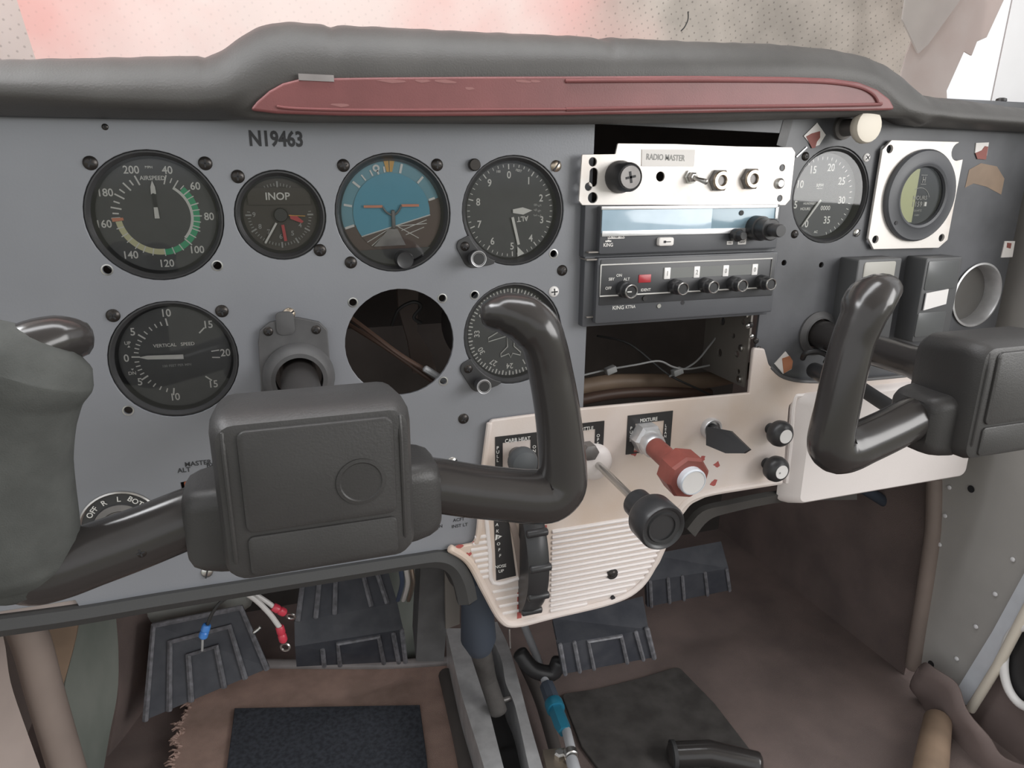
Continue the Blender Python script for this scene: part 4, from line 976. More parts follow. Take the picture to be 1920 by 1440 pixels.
# screw and bore in the ribbed face
x, z = xz(1149, 1077, -7); screw(cv, x, z, 6.6, 'dark', 20, 1.0); MB().lathe([(5.2, 5), (5.2, 6.8), (3.6, 7)], T(x, z, 0), 20, True, False).build('washer', 'black_metal', cv)
x, z = xz(1150, 1122, -7); MB().lathe([(2, 4), (2, 6.8)], T(x, z, 0), 14).build('bore', 'black_print', cv)
# paint scrapes
b = MB()
for u, v, s_ in [(1345, 872, 4), (1338, 905, 4), (1318, 860, 3), (1330, 832, 2), (878, 1040, 3), (862, 1025, 3), (882, 1060, 2.5), (928, 1142, 2.5), (1190, 850, 3), (890, 1018, 2)]:
    x, z = xz(u, v, YC-.2); n = 9
    pts = [(x+s_*(.5+.8*random.random())*math.cos(2*PI*i/n), z+s_*(.4+.7*random.random())*math.sin(2*PI*i/n), 5.06) for i in range(n)]
    MB().add(pts, [tuple(range(n))]).build('paint_scrape', 'red_scrape', cv, smooth=0)
for u0, v0, u1, v1 in [(972, 1160, 976, 1110), (1022, 985, 1022, 1040)]:
    x0, z0_ = xz(u0, v0, YC-.2); x1, z1_ = xz(u1, v1, YC-.2); MB().box(min(x0, x1)-1.2, max(x0, x1)+1.2, min(z0_, z1_), max(z0_, z1_), 5.0, 5.1).build('paint_scrape', 'red_scrape', cv, smooth=0)
# placards
def placard(u0, v0, u1, v1, iu0, iv0, iu1, iv1, texts):
    a = xz(u0, v0, -6); c = xz(u1, v1, -6); i0 = xz(iu0, iv0, -6); i1 = xz(iu1, iv1, -6)
    o = plate('placard', [(a[0], c[1]), (c[0], c[1]), (c[0], a[1]), (a[0], a[1])], [[(i0[0], i1[1]), (i1[0], i1[1]), (i1[0], i0[1]), (i0[0], i0[1])]], 5, 5.6, 'black_metal', 0, cv)
    b = MB()
    for s_, u, v, h, st in texts:
        x, z = xz(u, v, -6)
        if st:
            for k_, ch in enumerate(s_): b.text(ch, x, z-k_*h*1.35, h, 5.75)
        else: b.text(s_, x, z, h, 5.75, ws=.9)
    b.build('placard_lettering', 'white_print', o, smooth=0)
placard(929, 820, 1010, 885, 943, 831, 995, 885, [('CARB HEAT', 971, 824.5, 3.1, 0), ('PULL', 933.5, 840, 2.6, 1), ('ON', 1002, 838, 2.6, 1)])
placard(1050, 799, 1131, 850, 1065, 811, 1115, 850, [('THROTTLE', 1092, 805, 3.1, 0), ('OPEN', 1122, 817, 2.6, 1), ('CLOSE', 1057, 822, 2.4, 1)])
placard(1178, 780, 1257, 842, 1192, 795, 1242, 842, [('MIXTURE', 1217, 787, 3.1, 0), ('PULL', 1184, 803, 2.6, 1), ('LEAN', 1249, 798, 2.4, 1)])
# trim indicator
a = xz(926, 968, -6); c = xz(966, 1088, -6)
tp = [xz(926, 960, -6), xz(952, 957, -6), xz(968, 1080, -6), xz(931, 1089, -6)]
o = plate('trim_placard', [(x, z) for x, z in tp], [], 4.8, 5.6, 'black_metal', 0, cv)
b = MB()
for k_, ch in enumerate('TAKE'): b.text(ch, *xz(931+k_*1.2, 972+k_*12, -6), 2.6, 5.75, -8)
for k_, ch in enumerate('OFF'): b.text(ch, *xz(935+k_*1.5, 1020+k_*11, -6), 2.6, 5.75, -8)
b.text('NOSE', *xz(939, 1062, -6), 2.7, 5.75); b.text('UP', *xz(940, 1071, -6), 2.7, 5.75)
x, z = xz(933, 1008, -6); b.add([(x-2, z-2.5, 5.75), (x+4, z+.5, 5.75), (x-1.5, z+3, 5.75)], [(0, 1, 2)])
b.build('lettering', 'white_print', o, smooth=0)
sp_ = smoothpath([(x, z, 6.2) for x, z in [xz(u, v, -7) for u, v in [(952, 955), (966, 1000), (974, 1050), (978, 1082)]]], 4)
A = [(x-2.6, z, 6.4) for x, z, _ in sp_]; B = [(x+2.6, z, 6.4) for x, z, _ in sp_]
ribbon(A, B, 1.2).build('trim_pointer', 'trim_brown', cv)
# vertical bead left and right of the slot
for pts in ([(912, 965), (920, 1040), (926, 1095), (975, 1086)],):
    MB().tube(smoothpath([(x, z, 5) for x, z in [xz(u, v, -7) for u, v in pts]], 4), 1.8, 8).build('slot_bead', 'beige_clean', cv)
# trim wheel
wp = at(1004, 1050, -22)
t = thing('trim_wheel', 'black elevator trim wheel with finger bumps beside the NOSE UP scale', 'wheel', (wp.x+1.0, 0, -312))
RW = 64
MB().lathe([(RW-8, -9.5), (RW-2, -9), (RW, -6), (RW+.8, 0), (RW, 6), (RW-2, 9), (RW-8, 9.5)], T(0, 0, -34) @ RY(PI/2), 64).build('wheel', 'knob_black', t)
for k_ in range(14):
    a = 2*PI*k_/14+.12
    M_ = T(0, 0, -34) @ Matrix.Rotation(a, 4, 'X') @ T(0, RW-.5, 0)
    MB().tube([tuple(M_ @ Vector((-7, 0, 0))), tuple(M_ @ Vector((8.6, 0, 0)))], 3.4, 10).build('finger_bump', 'knob_black', t)
# carb heat knob
def panel_xz(u, v): p = at(u, v, -5); return p.x, p.z
x, z = panel_xz(968, 852)
t = thing('carb_heat_knob', 'dark grey ball knob of the carb heat control behind the yoke horn', 'knob', (x, 0, z))
MB().lathe([(6.5, 4), (6.5, 8), (4.6, 9), (4.4, 14)], None, 20).build('collar', 'dull_metal', t)
MB().lathe([(4.5, 12), (9, 13.5), (11.4, 17), (11.6, 22), (10, 26.5), (6, 29), (1, 29.6)], None, 28).build('knob', 'knob_grey', t)
# throttle
x, z = panel_xz(1112, 862)
d = Vector((-1, -4, 116)).normalized()
t = thing('throttle', 'long chrome throttle rod with a round black knob pulled fully out', 'throttle', (x, 0, z))
MB().lathe([(15.5, 4), (15.5, 8), (14, 12), (10.5, 14.5), (5.5, 15.5)], T(0, -1, 0), 32).build('friction_nut', 'beige_clean', t)
MB().lathe([(7, 4), (7, 16), (5, 17)], None, 6).build('base_nut', 'dull_metal', t, (-7, 11, 0))
MB().lathe([(2.9, 0), (2.9, 86)], align((0, 0, 4), d), 18).build('rod', 'steel', t)
MB().lathe([(8.6, 78), (10.8, 79.5), (11.0, 89), (10.4, 92), (11.2, 94), (15.6, 97), (17.2, 100), (17.2, 116), (16.0, 118.4), (14.6, 118.0), (13.4, 116.6), (11.6, 116.4), (10.8, 117.6), (9.6, 117.4), (9.2, 116.2), (2, 116.2)], align((0, 0, 2), d), 40).build('knob', 'knob_black', t)
# mixture
x, z = panel_xz(1206, 817); d = Vector((-4, -6, 90)).normalized()
t = thing('mixture_control', 'worn red octagonal mixture knob with a bright metal button in its end', 'knob', (x, 0, z))
MB().lathe([(13.5, 4), (13.5, 16), (11.5, 19)], T(0, 0, 0), sides=6).build('lock_nut', 'alu', t, smooth=20)
MB().lathe([(10.2, 18), (10.2, 26), (9, 28)], align((0, 0, 0), d), 28).build('sleeve', 'alu', t)
MB().lathe([(8.4, 24), (8.6, 68)], align((0, 0, 0), d), 24).build('shaft', 'knob_red', t)
MB().lathe([(9, 60), (16.0, 62), (17.4, 64), (17.4, 80), (15.6, 82.5), (11.0, 83)], align((0, 0, 0), d), sides=8).build('knob', 'knob_red', t, smooth=20)
MB().lathe([(10.6, 81), (10.6, 88), (9.8, 89), (9.2, 89), (8.9, 88)], align((0, 0, 0), d), 32).build('button_ring', 'alu_bright', t)
MB().disc(9.0, 88.6, align((0, 0, 0), d), 32).build('button_face', 'cap_white', t, smooth=0)
# flap lever
x, z = panel_xz(1331, 802)
t = thing('flap_switch', 'flat black paddle of the wing flap switch in a silver collar', 'switch', (x, 0, z))
MB().lathe([(9.6, 4), (9.6, 9), (8.6, 10.5), (7.2, 10), (6.8, 7)], None, 32).build('collar', 'alu', t)
b = MB(); q = [(0, 0), (3, 6.5), (26, 6.5), (46, -5), (46, -8), (20, -8.5)]
MBp = MB(); MBp.tube([(0, 0, 4), (0, 0, 14)], 5, 16); MBp.build('stem', 'knob_black', t)
P = [at(u, v, Y)-Vector((x, 0, z)) for u, v, Y in [(1326, 800, -12), (1344, 803, -22), (1371, 808, -36), (1407, 843, -52), (1396, 850, -50), (1362, 850, -44), (1326, 835, -18)]]
P = [Vector((p.x, p.z, -p.y)) for p in P]; n_ = (P[3]-P[0]).cross(P[6]-P[0]).normalized()*4.0
MB().loft([[tuple(p+n_*.5) for p in P], [tuple(p-n_*.5) for p in P]]).build('paddle', 'knob_black', t, smooth=20)
# cabin heat and air knobs
for k_, (u, v, lab) in enumerate([(1443, 803, 'upper black push-pull knob with a white end at the right of the beige panel'), (1436, 868, 'lower black push-pull knob with a white end at the right of the beige panel')]):
    x, z = panel_xz(u, v)
    t = thing('cabin_air_knob', lab, 'knob', (x, 0, z), group='cabin heat and air knobs')
    MB().lathe([(5.2, 4), (5.2, 6), (4, 7), (4, 13)], None, 20).build('stem', 'black_metal', t)
    MB().lathe([(4.2, 10), (8, 12), (11.2, 15), (12, 19), (11.2, 23), (8.8, 26), (6.6, 27), (6.2, 26.6)], None, 30).build('knob', 'knob_black', t)
    MB().lathe([(6.5, 26), (6.3, 27.2)], None, 28).build('end_cap', 'cap_white', t)
    if k_: MB().disc(1.0, 27.4, T(-2.4, -.4, 0), 10).build('dimple', 'grey_print', t, smooth=0)
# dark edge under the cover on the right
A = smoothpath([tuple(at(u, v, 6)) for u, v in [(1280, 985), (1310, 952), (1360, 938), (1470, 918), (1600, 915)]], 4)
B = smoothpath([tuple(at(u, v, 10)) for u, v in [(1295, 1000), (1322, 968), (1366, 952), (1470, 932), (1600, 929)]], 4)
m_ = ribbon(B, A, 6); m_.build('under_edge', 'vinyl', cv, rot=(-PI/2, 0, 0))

# =================================================================== GLOVE BOX
gl = [(1490, 742), (1720, 712), (1818, 706), (1812, 890), (1500, 947), (1478, 935)]
YG = -14
gt = thing('glove_box', 'beige plastic glove box door below the right yoke', 'glove box', (0, 0, 0))
p = [xz(1505, 748, YG), xz(1870, 705, YG), xz(1812, 889, YG), xz(1502, 946, YG)]
x0 = p[3][0]-4; z1_ = p[0][1]; zb_ = p[3][1]; x1 = p[2][0]
L = [rloop((x1-x0)/2+7, (z1_-zb_)/2+3, 10, -2, (x0+x1)/2-5, (z1_+zb_)/2), rloop((x1-x0)/2+5, (z1_-zb_)/2+2.4, 10, 4, (x0+x1)/2-4, (z1_+zb_)/2), rloop((x1-x0)/2, (z1_-zb_)/2, 8, 12, (x0+x1)/2, (z1_+zb_)/2), rloop((x1-x0)/2-2, (z1_-zb_)/2-2, 7, 14, (x0+x1)/2, (z1_+zb_)/2)]
MB().loft(L).build('door', 'beige_clean', gt)
fr_ = smoothpath([(x, z, 3.5) for x, z in [xz(u, v, -5) for u, v in [(1476, 905), (1484, 830), (1490, 752), (1510, 741), (1600, 732), (1740, 718)]]], 5)
MB().tube(fr_, 2.6, 8).build('frame_bead', 'beige_clean', gt)
# key lever / vent cable above it
t = thing('cable_knob', 'dark curled control cable end beside the right yoke shaft', 'cable', (0, 0, 0), (0, 0, 0))
MB().tube(smoothpath([tuple(at(u, v, Y)) for u, v, Y in [(1505, 672, -6), (1512, 662, -12), (1535, 660, -16), (1552, 668, -18), (1548, 680, -20)]], 5), 2.4, 10).build('hook', 'black_metal', t)
MB().tube([tuple(at(1526, 694, -10)), tuple(at(1560, 712, -40))], [7, 8], 16).build('grip', 'knob_black', t)
tag(MB().tube(smoothpath([tuple(at(u, v, Y)) for u, v, Y in [(1610, 725, -8), (1640, 745, -30), (1675, 768, -55), (1700, 790, -70)]], 8), 6.5, 14).build('coiled_cord', 'rubber'), 'black ribbed cord hanging behind the right yoke arm', 'cord')

# =================================================================== WINDSHIELD COVER AND RIGHT FRAME
def sheet(name, m, x0, x1, zb, zt, Yb, Yt, amp, nx, nz, seed, fx=.02, edge=None):
    random.seed(seed); ph = [random.uniform(0, 6.28) for _ in range(6)]
    b = MB(); vs_ = []; fs = []
    for j in range(nz+1):
        for i in range(nx+1):
            s_, t_ = i/nx, j/nz; x = x0+(x1-x0)*s_; z = zb+(zt-zb)*t_
            if edge: x += edge(s_, t_)
            y = Yb+(Yt-Yb)*t_ + amp*(math.sin(x*fx+z*.012+ph[0])+.6*math.sin(x*fx*2.3-z*.02+ph[1])+.3*math.sin(x*fx*5+z*.05+ph[2]))
            vs_.append((x, y, z))
    for j in range(nz):
        for i in range(nx):
            a = j*(nx+1)+i; fs.append((a, a+1, a+nx+2, a+nx+1))
    b.add(vs_, fs); return b.build(name, m, smooth=180)
tag(sheet('windshield_cover', 'sunshade', -330, 860, 0, 420, 320, 200, 6, 130, 30, 3, .02, lambda s_, t_: -s_**6*(40-0*t_)), 'pink to mottled beige perforated cloth cover behind the windshield', 'cloth cover')
def flat_cloth(name, m, px, Y, label, cat):
    b = MB(); P = [at(u, v, Y) for u, v in px]
    b.loft([[tuple(p) for p in P], [(p.x, p.y+2, p.z) for p in P]]); return tag(b.build(name, m, smooth=0), label, cat)
flat_cloth('side_curtain', 'curtain', [(1668, 230), (1700, 100), (1730, 30), (1800, -430), (2080, -430), (1850, 70), (1832, 78), (1822, 104), (1808, 96), (1775, 170), (1778, 230)], 205, 'pale pink cloth hanging beside the bright side window gap', 'curtain')
flat_cloth('side_curtain', 'curtain_white', [(1692, 36), (1760, -430), (1990, -430), (1812, -20), (1795, 8), (1740, 84), (1722, 100)], 198, 'off white triangular cloth fold at the top right of the windshield', 'curtain')
tag(sheet('perforated_liner', 'headliner_pale', -330, -160, 20, 400, 285, 165, 3, 20, 20, 9, .02, lambda s_, t_: -s_*(10+30*(t_))), 'pale grey perforated liner strip at the far left of the windshield', 'liner')
wire('loose_thread', 'short dark thread curling on the beige liner', [(1290, 22, 270), (1290, 36, 270), (1284, 50, 270), (1277, 58, 270)], .7, 'wire_black', 'thread', None)

# right windshield post and door frame
b = MB(); q = [at(1990, -440, 40), at(2300, -440, 40), at(2300, 320, 40), at(1856, 205, 40)]
b.loft([[tuple(p) for p in q], [(p.x+8, p.y+8, p.z) for p in q]])
struct(b.build('trim_1', 'post_grey', smooth=0))

# =================================================================== FOOTWELL
# pedals ----------------------------------------------------------------------
def patch(P, s_, t_): # bilinear, P = TL, TR, BR, BL
    return (P[0]*(1-s_)+P[1]*s_)*(1-t_)+(P[3]*(1-s_)+P[2]*s_)*t_
def pedal(label, faces, ridges, thick=6):
    t = thing('rudder_pedal', label, 'pedal', (0, 0, 0), (0, 0, 0), group='rudder pedals')
    for fi, F in enumerate(faces):
        P = [at(*c) for c in F]; n = (P[1]-P[0]).cross(P[3]-P[0]).normalized()
        if n.y > 0: n = -n
        L = [[tuple(p - n*thick) for p in P], [tuple(p) for p in P]]
        MB().loft(L).build('tread_plate', 'pedal', t, smooth=20)
        for path, wd in ridges[fi]:
            pts = [patch(P, *q)+n*.8 for q in path]
            MB().tube([tuple(p) for p in pts], wd, 6, None, True, 1.0, tuple(n)).build('ridge', 'pedal_worn', t, smooth=30)
    return t
def nest(k): return [(k, 1.0), (k, k*.95), (1-k, k*.95), (1-k, 1.0)]
pedal('leftmost rudder pedal with nested raised frames under the wires', [[(285, 1170, 245), (454, 1136, 245), (505, 1252, 228), (268, 1352, 212)]],
      [[([(.02, 1), (.02, .02), (.98, .02), (.98, 1)], 3.4), ([(.2, 1), (.2, .24), (.8, .24), (.8, 1)], 3.4), ([(.37, 1), (.37, .45), (.63, .45), (.63, 1)], 3.4)]])
pedal('rudder pedal with a flat cross band right of the red wire terminals', [[(565, 1078, 235), (722, 1052, 235), (745, 1130, 205), (552, 1167, 205)], [(552, 1167, 205), (745, 1130, 205), (756, 1180, 198), (553, 1212, 198)], [(553, 1212, 198), (756, 1180, 198), (763, 1240, 215), (556, 1250, 215)]],
      [[([(.03, 0), (.03, .98)], 3.0), ([(.22, .06), (.20, .98)], 3.0), ([(.38, .98), (.40, .1), (.70, .05), (.74, .96)], 3.0), ([(.86, .02), (.90, .96)], 3.0)], [],
       [([(.24, .25), (.24, 1)], 3.0), ([(.38, 1), (.38, .12), (.76, .08), (.78, 1)], 3.0), ([(.90, .05), (.92, 1)], 3.0), ([(.985, .0), (.985, 1)], 3.0)]])
pedal('rudder pedal just under the lower edge of the beige pedestal', [[(1036, 1160, 105), (1205, 1118, 105), (1216, 1180, 72), (1046, 1208, 72)], [(1046, 1208, 72), (1216, 1180, 72), (1229, 1232, 80), (1056, 1264, 80)]],
      [[], [([(.02, 0), (.02, 1)], 2.4), ([(.17, 0), (.17, 1)], 2.4), ([(.32, 1), (.32, .05), (.68, .05), (.68, 1)], 2.4), ([(.85, 0), (.86, 1)], 2.4), ([(.98, -.05), (.98, 1)], 3.0)]])
pedal('farthest rudder pedal in the shadow right of the pedestal', [[(1218, 1040, 215), (1352, 1015, 215), (1366, 1066, 190), (1212, 1090, 190)], [(1212, 1090, 190), (1366, 1066, 190), (1372, 1106, 196), (1214, 1138, 196)]],
      [[], [([(.04, 0), (.04, 1)], 2.4), ([(.25, 0), (.25, 1)], 2.4), ([(.42, 0), (.42, 1)], 2.4), ([(.7, 0), (.7, 1)], 2.4), ([(.97, 0), (.97, 1)], 2.4)]])
# carpet with piping and heel pad
ZC = FLOOR+14
edge = [(372, 1252), (366, 1275), (358, 1292), (350, 1305), (352, 1320), (345, 1340), (336, 1360), (340, 1372), (328, 1385), (334, 1400), (326, 1420), (322, 1440), (318, 1475), (312, 1500)]
jag = []
for (a_, b_) in zip(edge, edge[1:]):
    for k_ in range(3):
        t_ = k_/3; jag.append((a_[0]+(b_[0]-a_[0])*t_+random.uniform(-3, 3), a_[1]+(b_[1]-a_[1])*t_))
pts = [atz(u, v, ZC) for u, v in jag+[(312, 1500), (885, 1500), (872, 1400), (858, 1320), (848, 1246), (700, 1250), (560, 1252), (450, 1253)]]
t = thing('floor_carpet', 'brown carpet piece with grey piping and a frayed left edge', 'carpet', (0, 0, 0), (0, 0, 0))
plate('pile', [(p.x, p.y) for p in pts], [], ZC-10, ZC, 'carpet', 1, t)
MB().tube(smoothpath([tuple(atz(u, v, ZC+1)) for u, v in [(384, 1249), (480, 1246), (600, 1247), (720, 1247), (800, 1243), (846, 1240)]], 5), 6.5, 12).build('piping', 'piping', t)
b = MB()
for (u, v) in jag[::1]:
    p = atz(u+2, v, ZC); 
    for k_ in range(3):
        q = p+Vector((random.uniform(-9, 1), random.uniform(-5, 5), random.uniform(-3, 3))); b.tube([tuple(p+Vector((3, 0, -2))), tuple((p+q)/2+Vector((0, 0, 1.5))), tuple(q)], [1.5, 1.1, .6], 5)
fr = b.build('frayed_fringe', 'carpet', t); fr['kind'] = 'stuff'
hp_ = [atz(u, v, ZC+3) for u, v in [(440, 1328), (787, 1322), (800, 1420), (808, 1510), (415, 1510), (428, 1420)]]
plate('heel_pad', [(p.x, p.y) for p in hp_], [], ZC, ZC+3.5, 'heel_pad', .8, t)
# right floor mat
pp = [atz(u, v, FLOOR+3) for u, v in [(1052, 1302), (1120, 1292), (1200, 1272), (1272, 1250), (1340, 1320), (1440, 1450), (1500, 1520), (1180, 1520), (1090, 1400)]]
b = plate('floor_mat', fillet([(p.x, p.y) for p in pp], 8), [], FLOOR, FLOOR+4, 'mat_black', 1)
tag(b, 'thin black floor mat below the right hand pedals', 'mat')

# control tunnel channel ------------------------------------------------------
t = thing('control_channel', 'bare aluminium channel with two scalloped rails down the centre tunnel', 'channel', (0, 0, 0), (0, 0, 0))
ZR = FLOOR+70
def rail(outer, inner):
    A = smoothpath([tuple(atz(u, v, ZR)) for u, v in outer], 4); B = smoothpath([tuple(atz(u, v, ZR)) for u, v in inner], 4)
    loops = []
    for a_, b_ in zip(A, B):
        loops.append([(a_[0], a_[1], FLOOR), (a_[0], a_[1], ZR), (b_[0], b_[1], ZR), (b_[0], b_[1], ZR-60), (b_[0]+(1.5 if b_[0] < a_[0] else -1.5), b_[1], ZR-60), (b_[0]+(1.5 if b_[0] < a_[0] else -1.5), b_[1], ZR-2), (a_[0]+(1.5 if b_[0] > a_[0] else -1.5), a_[1], ZR-2), (a_[0]+(1.5 if b_[0] > a_[0] else -1.5), a_[1], FLOOR)])
    return MB().loft(loops)
rail([(836, 1178), (848, 1230), (862, 1290), (880, 1350), (905, 1430), (925, 1500)], [(868, 1178), (892, 1235), (902, 1275), (912, 1312), (942, 1430), (962, 1500)]).build('rail', 'alu', t)
rail([(932, 1166), (955, 1215), (975, 1285), (992, 1350), (1018, 1440), (1035, 1500)], [(905, 1166), (938, 1230), (948, 1280), (966, 1325), (992, 1440), (1008, 1500)]).build('rail', 'alu', t)
q = [atz(u, v, FLOOR+25) for u, v in [(860, 1180), (935, 1170), (1020, 1510), (935, 1510)]]
plate('channel_floor', [(p.x, p.y) for p in q], [], FLOOR+22, FLOOR+25, 'black_metal', 0, t)
p = atz(912, 1322, ZR-4); q2 = atz(972, 1305, ZR-4); MB().tube([tuple(p), tuple(q2)], 3.2, 10).build('cross_pin', 'dull_metal', t)
# boot
p0 = at(892, 1085, 60); p1 = at(895, 1150, 70); p2 = at(897, 1195, 75); p3 = at(900, 1220, 85)
t = thing('steering_boot', 'dark blue rubber boot tube entering the aluminium channel', 'boot', (0, 0, 0), (0, 0, 0))
MB().tube([tuple(p0), tuple(p1), tuple(p2), tuple(p3)], [13, 16, 17.5, 11], 24).build('boot', 'boot_blue', t)
MB().tube([tuple(at(900, 1215, 80)), tuple(at(915, 1275, 90)), tuple(at(935, 1335, 70))], [11, 9, 9], 16).build('inner_rod', 'mat_black', t)
MB().tube(smoothpath([tuple(at(u, v, 50)) for u, v in [(838, 1066), (850, 1090), (868, 1110), (880, 1130)]], 5), 3, 10).build('cable', 'wire_black', t)
# sheet metal bracket left of boot
q = [at(u, v, 120) for u, v in [(790, 1030), (835, 1030), (838, 1170), (832, 1240), (780, 1240)]]
b = MB(); b.loft([[tuple(p) for p in q], [(p.x+8, p.y+60, p.z) for p in q]])
tag(b.build('tunnel_bracket', 'bracket_grey', smooth=0), 'grey sheet metal bracket standing left of the dark blue boot', 'bracket')
q = [at(u, v, 112) for u, v in [(834, 1070), (862, 1075), (862, 1170), (836, 1180)]]
b = MB(); b.loft([[tuple(p) for p in q], [(p.x, p.y+4, p.z) for p in q]])
tag(b.build('tunnel_flange', 'shelf_metal', smooth=0), 'lighter folded metal flange beside the grey tunnel bracket', 'bracket')
tag(MB().tube([tuple(at(955, 1180, 60)), tuple(at(957, 1215, 60))], 1.0, 8).build('safety_wire', 'steel'), 'thin straight steel wire hanging below the pedestal', 'wire')
# brake line with blue fitting
t = thing('fuel_line', 'grey tube with a blue anodised fitting right of the aluminium channel', 'tube', (0, 0, 0), (0, 0, 0))
W = lambda u, v, Z: tuple(atz(u, v, Z))
z_ = FLOOR+60
MB().tube([W(980, 1165, z_+25), W(1004, 1225, z_+12), W(1026, 1288, z_)], 4.4, 16).build('tube', 'hose_grey', t)
MB().tube([W(1062, 1370, z_), W(1072, 1410, z_)], 4.8, 16).build('tube', 'hose_grey', t)
a_, c_ = Vector(W(1025, 1284, z_)), Vector(W(1058, 1372, z_)); dd = (c_-a_); LL = dd.length
MB().lathe([(6, 0), (8.4, 2), (8.8, LL*.36), (8.0, LL*.40)], align(a_, dd), sides=8).build('sleeve_nut', 'boot_blue', t, smooth=20)
MB().lathe([(9.6, LL*.40), (9.9, LL*.42), (9.9, LL*.54), (9.4, LL*.56)], align(a_, dd), 24).build('collar', 'fitting_blue', t)
MB().lathe([(8.0, LL*.56), (8.2, LL*.9), (6.4, LL)], align(a_, dd), sides=6).build('hex_nut', 'fitting_blue', t, smooth=20)
MB().lathe([(6, 0), (7, 1), (7, 7), (6, 8)], align(W(1068, 1408, z_), dd), 18).build('ferrule', 'steel', t)
MB().tube([W(1072, 1425, z_), W(1085, 1470, z_)], 6, 14).build('elbow', 'hose_grey', t)
p = Vector(W(1042, 1425, z_-10)); b = MB(); b.box(-11, 11, -12, 12, -8, 2, T(*p) @ RZ(-.2)); b.build('brass_block', 'brass', t, smooth=0)
MB().lathe([(5.5, 0), (5.5, 5), (3.8, 7)], T(*(p+Vector((4, 0, 2)))), sides=6).build('bolt', 'steel', t, smooth=20)
# dark valve body and cable under the pedestal
tag(MB().tube(smoothpath([tuple(at(u, v, Y)) for u, v, Y in [(975, 1225, 130), (1000, 1255, 120), (1035, 1262, 115), (1048, 1240, 115)]], 5), 9, 14).build('valve_body', 'black_metal'), 'black valve body between the grey tube and the right pedal', 'valve')
tag(MB().tube(smoothpath([W(980, 1240, FLOOR+22), W(1008, 1300, FLOOR+20), W(1028, 1360, FLOOR+18), W(1056, 1460, FLOOR+15)], 5), 7, 12).build('tunnel_cable', 'cabin_dark'), 'dark cable running along the right side of the aluminium channel', 'cable')
tag(MB().tube(smoothpath([W(836, 1265, FLOOR+18), W(852, 1330, FLOOR+18), W(868, 1400, FLOOR+18), W(884, 1480, FLOOR+18)], 5), 9, 12).build('tunnel_cable', 'cabin_dark'), 'dark cable along the left side of the aluminium channel', 'cable')
# right: black seat adjuster
t = thing('seat_adjuster', 'glossy black tube end lying on the right hand floor mat', 'adjuster', (0, 0, 0), (0, 0, 0))
MB().tube([W(1262, 1415, FLOOR+14), W(1330, 1412, FLOOR+14), W(1420, 1432, FLOOR+14)], [13, 13, 12], 24).build('tube', 'horn_plastic', t)
MB().lathe([(14.5, 0), (14.5, 4), (11, 5), (9, 2)], align(W(1266, 1415, FLOOR+14), Vector(W(1262, 1415, FLOOR+14))-Vector(W(1330, 1412, FLOOR+14))), 30).build('rim', 'rubber', t)

# wires with crimp terminals under the panel
t = thing('terminal_wire', 'two white wires with red ring terminals hanging under the panel', 'wire', (0, 0, 0), (0, 0, 0), 'hanging terminal wires')
YW = 40
MB().tube(smoothpath([tuple(at(u, v, YW)) for u, v in [(392, 1122), (430, 1113), (470, 1112), (500, 1128), (514, 1139)]], 5), 2.0, 10).build('wire', 'wire_white', t)
MB().tube(smoothpath([tuple(at(u, v, YW-3)) for u, v in [(455, 1108), (480, 1125), (505, 1150), (520, 1170), (526, 1178)]], 5), 2.2, 10).build('wire', 'wire_white', t)
def crimp(t, a_, b_, m):
    A_, B_ = at(*a_), at(*b_); d_ = B_-A_; L_ = d_.length
    MB().lathe([(2.8, 0), (3.4, 1), (3.5, L_*.42), (2.7, L_*.5), (3.5, L_*.58), (3.5, L_*.9), (2.6, L_)], align(A_, d_), 16).build('crimp_sleeve', m, t)
    return B_, d_.normalized()
def lug(t, B_, d_, r_=3.6):
    c = B_+d_*(r_+2); side = d_.cross(Vector((.3, 1, .5))).normalized(); up = side.cross(d_)
    b = MB(); b.tube([tuple(c+d_*(r_*math.cos(a))+side*(r_*math.sin(a))) for a in [2*PI*i/16 for i in range(17)]], 1.0, 6); b.build('ring_lug', 'steel', t)
e1 = crimp(t, (511, 1137, YW), (535, 1150, YW), 'crimp_red'); lug(t, *e1)
e2 = crimp(t, (524, 1174, YW-3), (532, 1203, YW-3), 'crimp_red'); lug(t, *e2)
t = thing('terminal_wire', 'black wire with a blue crimp hanging in front of the leftmost pedal', 'wire', (0, 0, 0), (0, 0, 0), 'hanging terminal wires')
MB().tube(smoothpath([tuple(at(u, v, YW)) for u, v in [(440, 1115), (415, 1128), (398, 1150), (389, 1172)]], 5), 1.4, 10).build('wire', 'wire_black', t)
MB().tube(smoothpath([tuple(at(u, v, YW)) for u, v in [(436, 1116), (412, 1132), (396, 1152), (388, 1172)]], 5), .8, 8).build('wire', 'wire_white', t)
e3 = crimp(t, (388, 1171, YW), (380, 1196, YW), 'crimp_blue')
MB().tube([tuple(at(380, 1195, YW)), tuple(at(379, 1220, YW))], .9, 8).build('bare_end', 'wire_grey', t)
tag(MB().tube(smoothpath([tuple(at(u, v, 200)) for u, v in [(476, 1186), (484, 1180), (488, 1176)]], 3), 2.2, 8).build('cotter_pin', 'steel'), 'small bright pin end beside the leftmost pedal', 'pin')
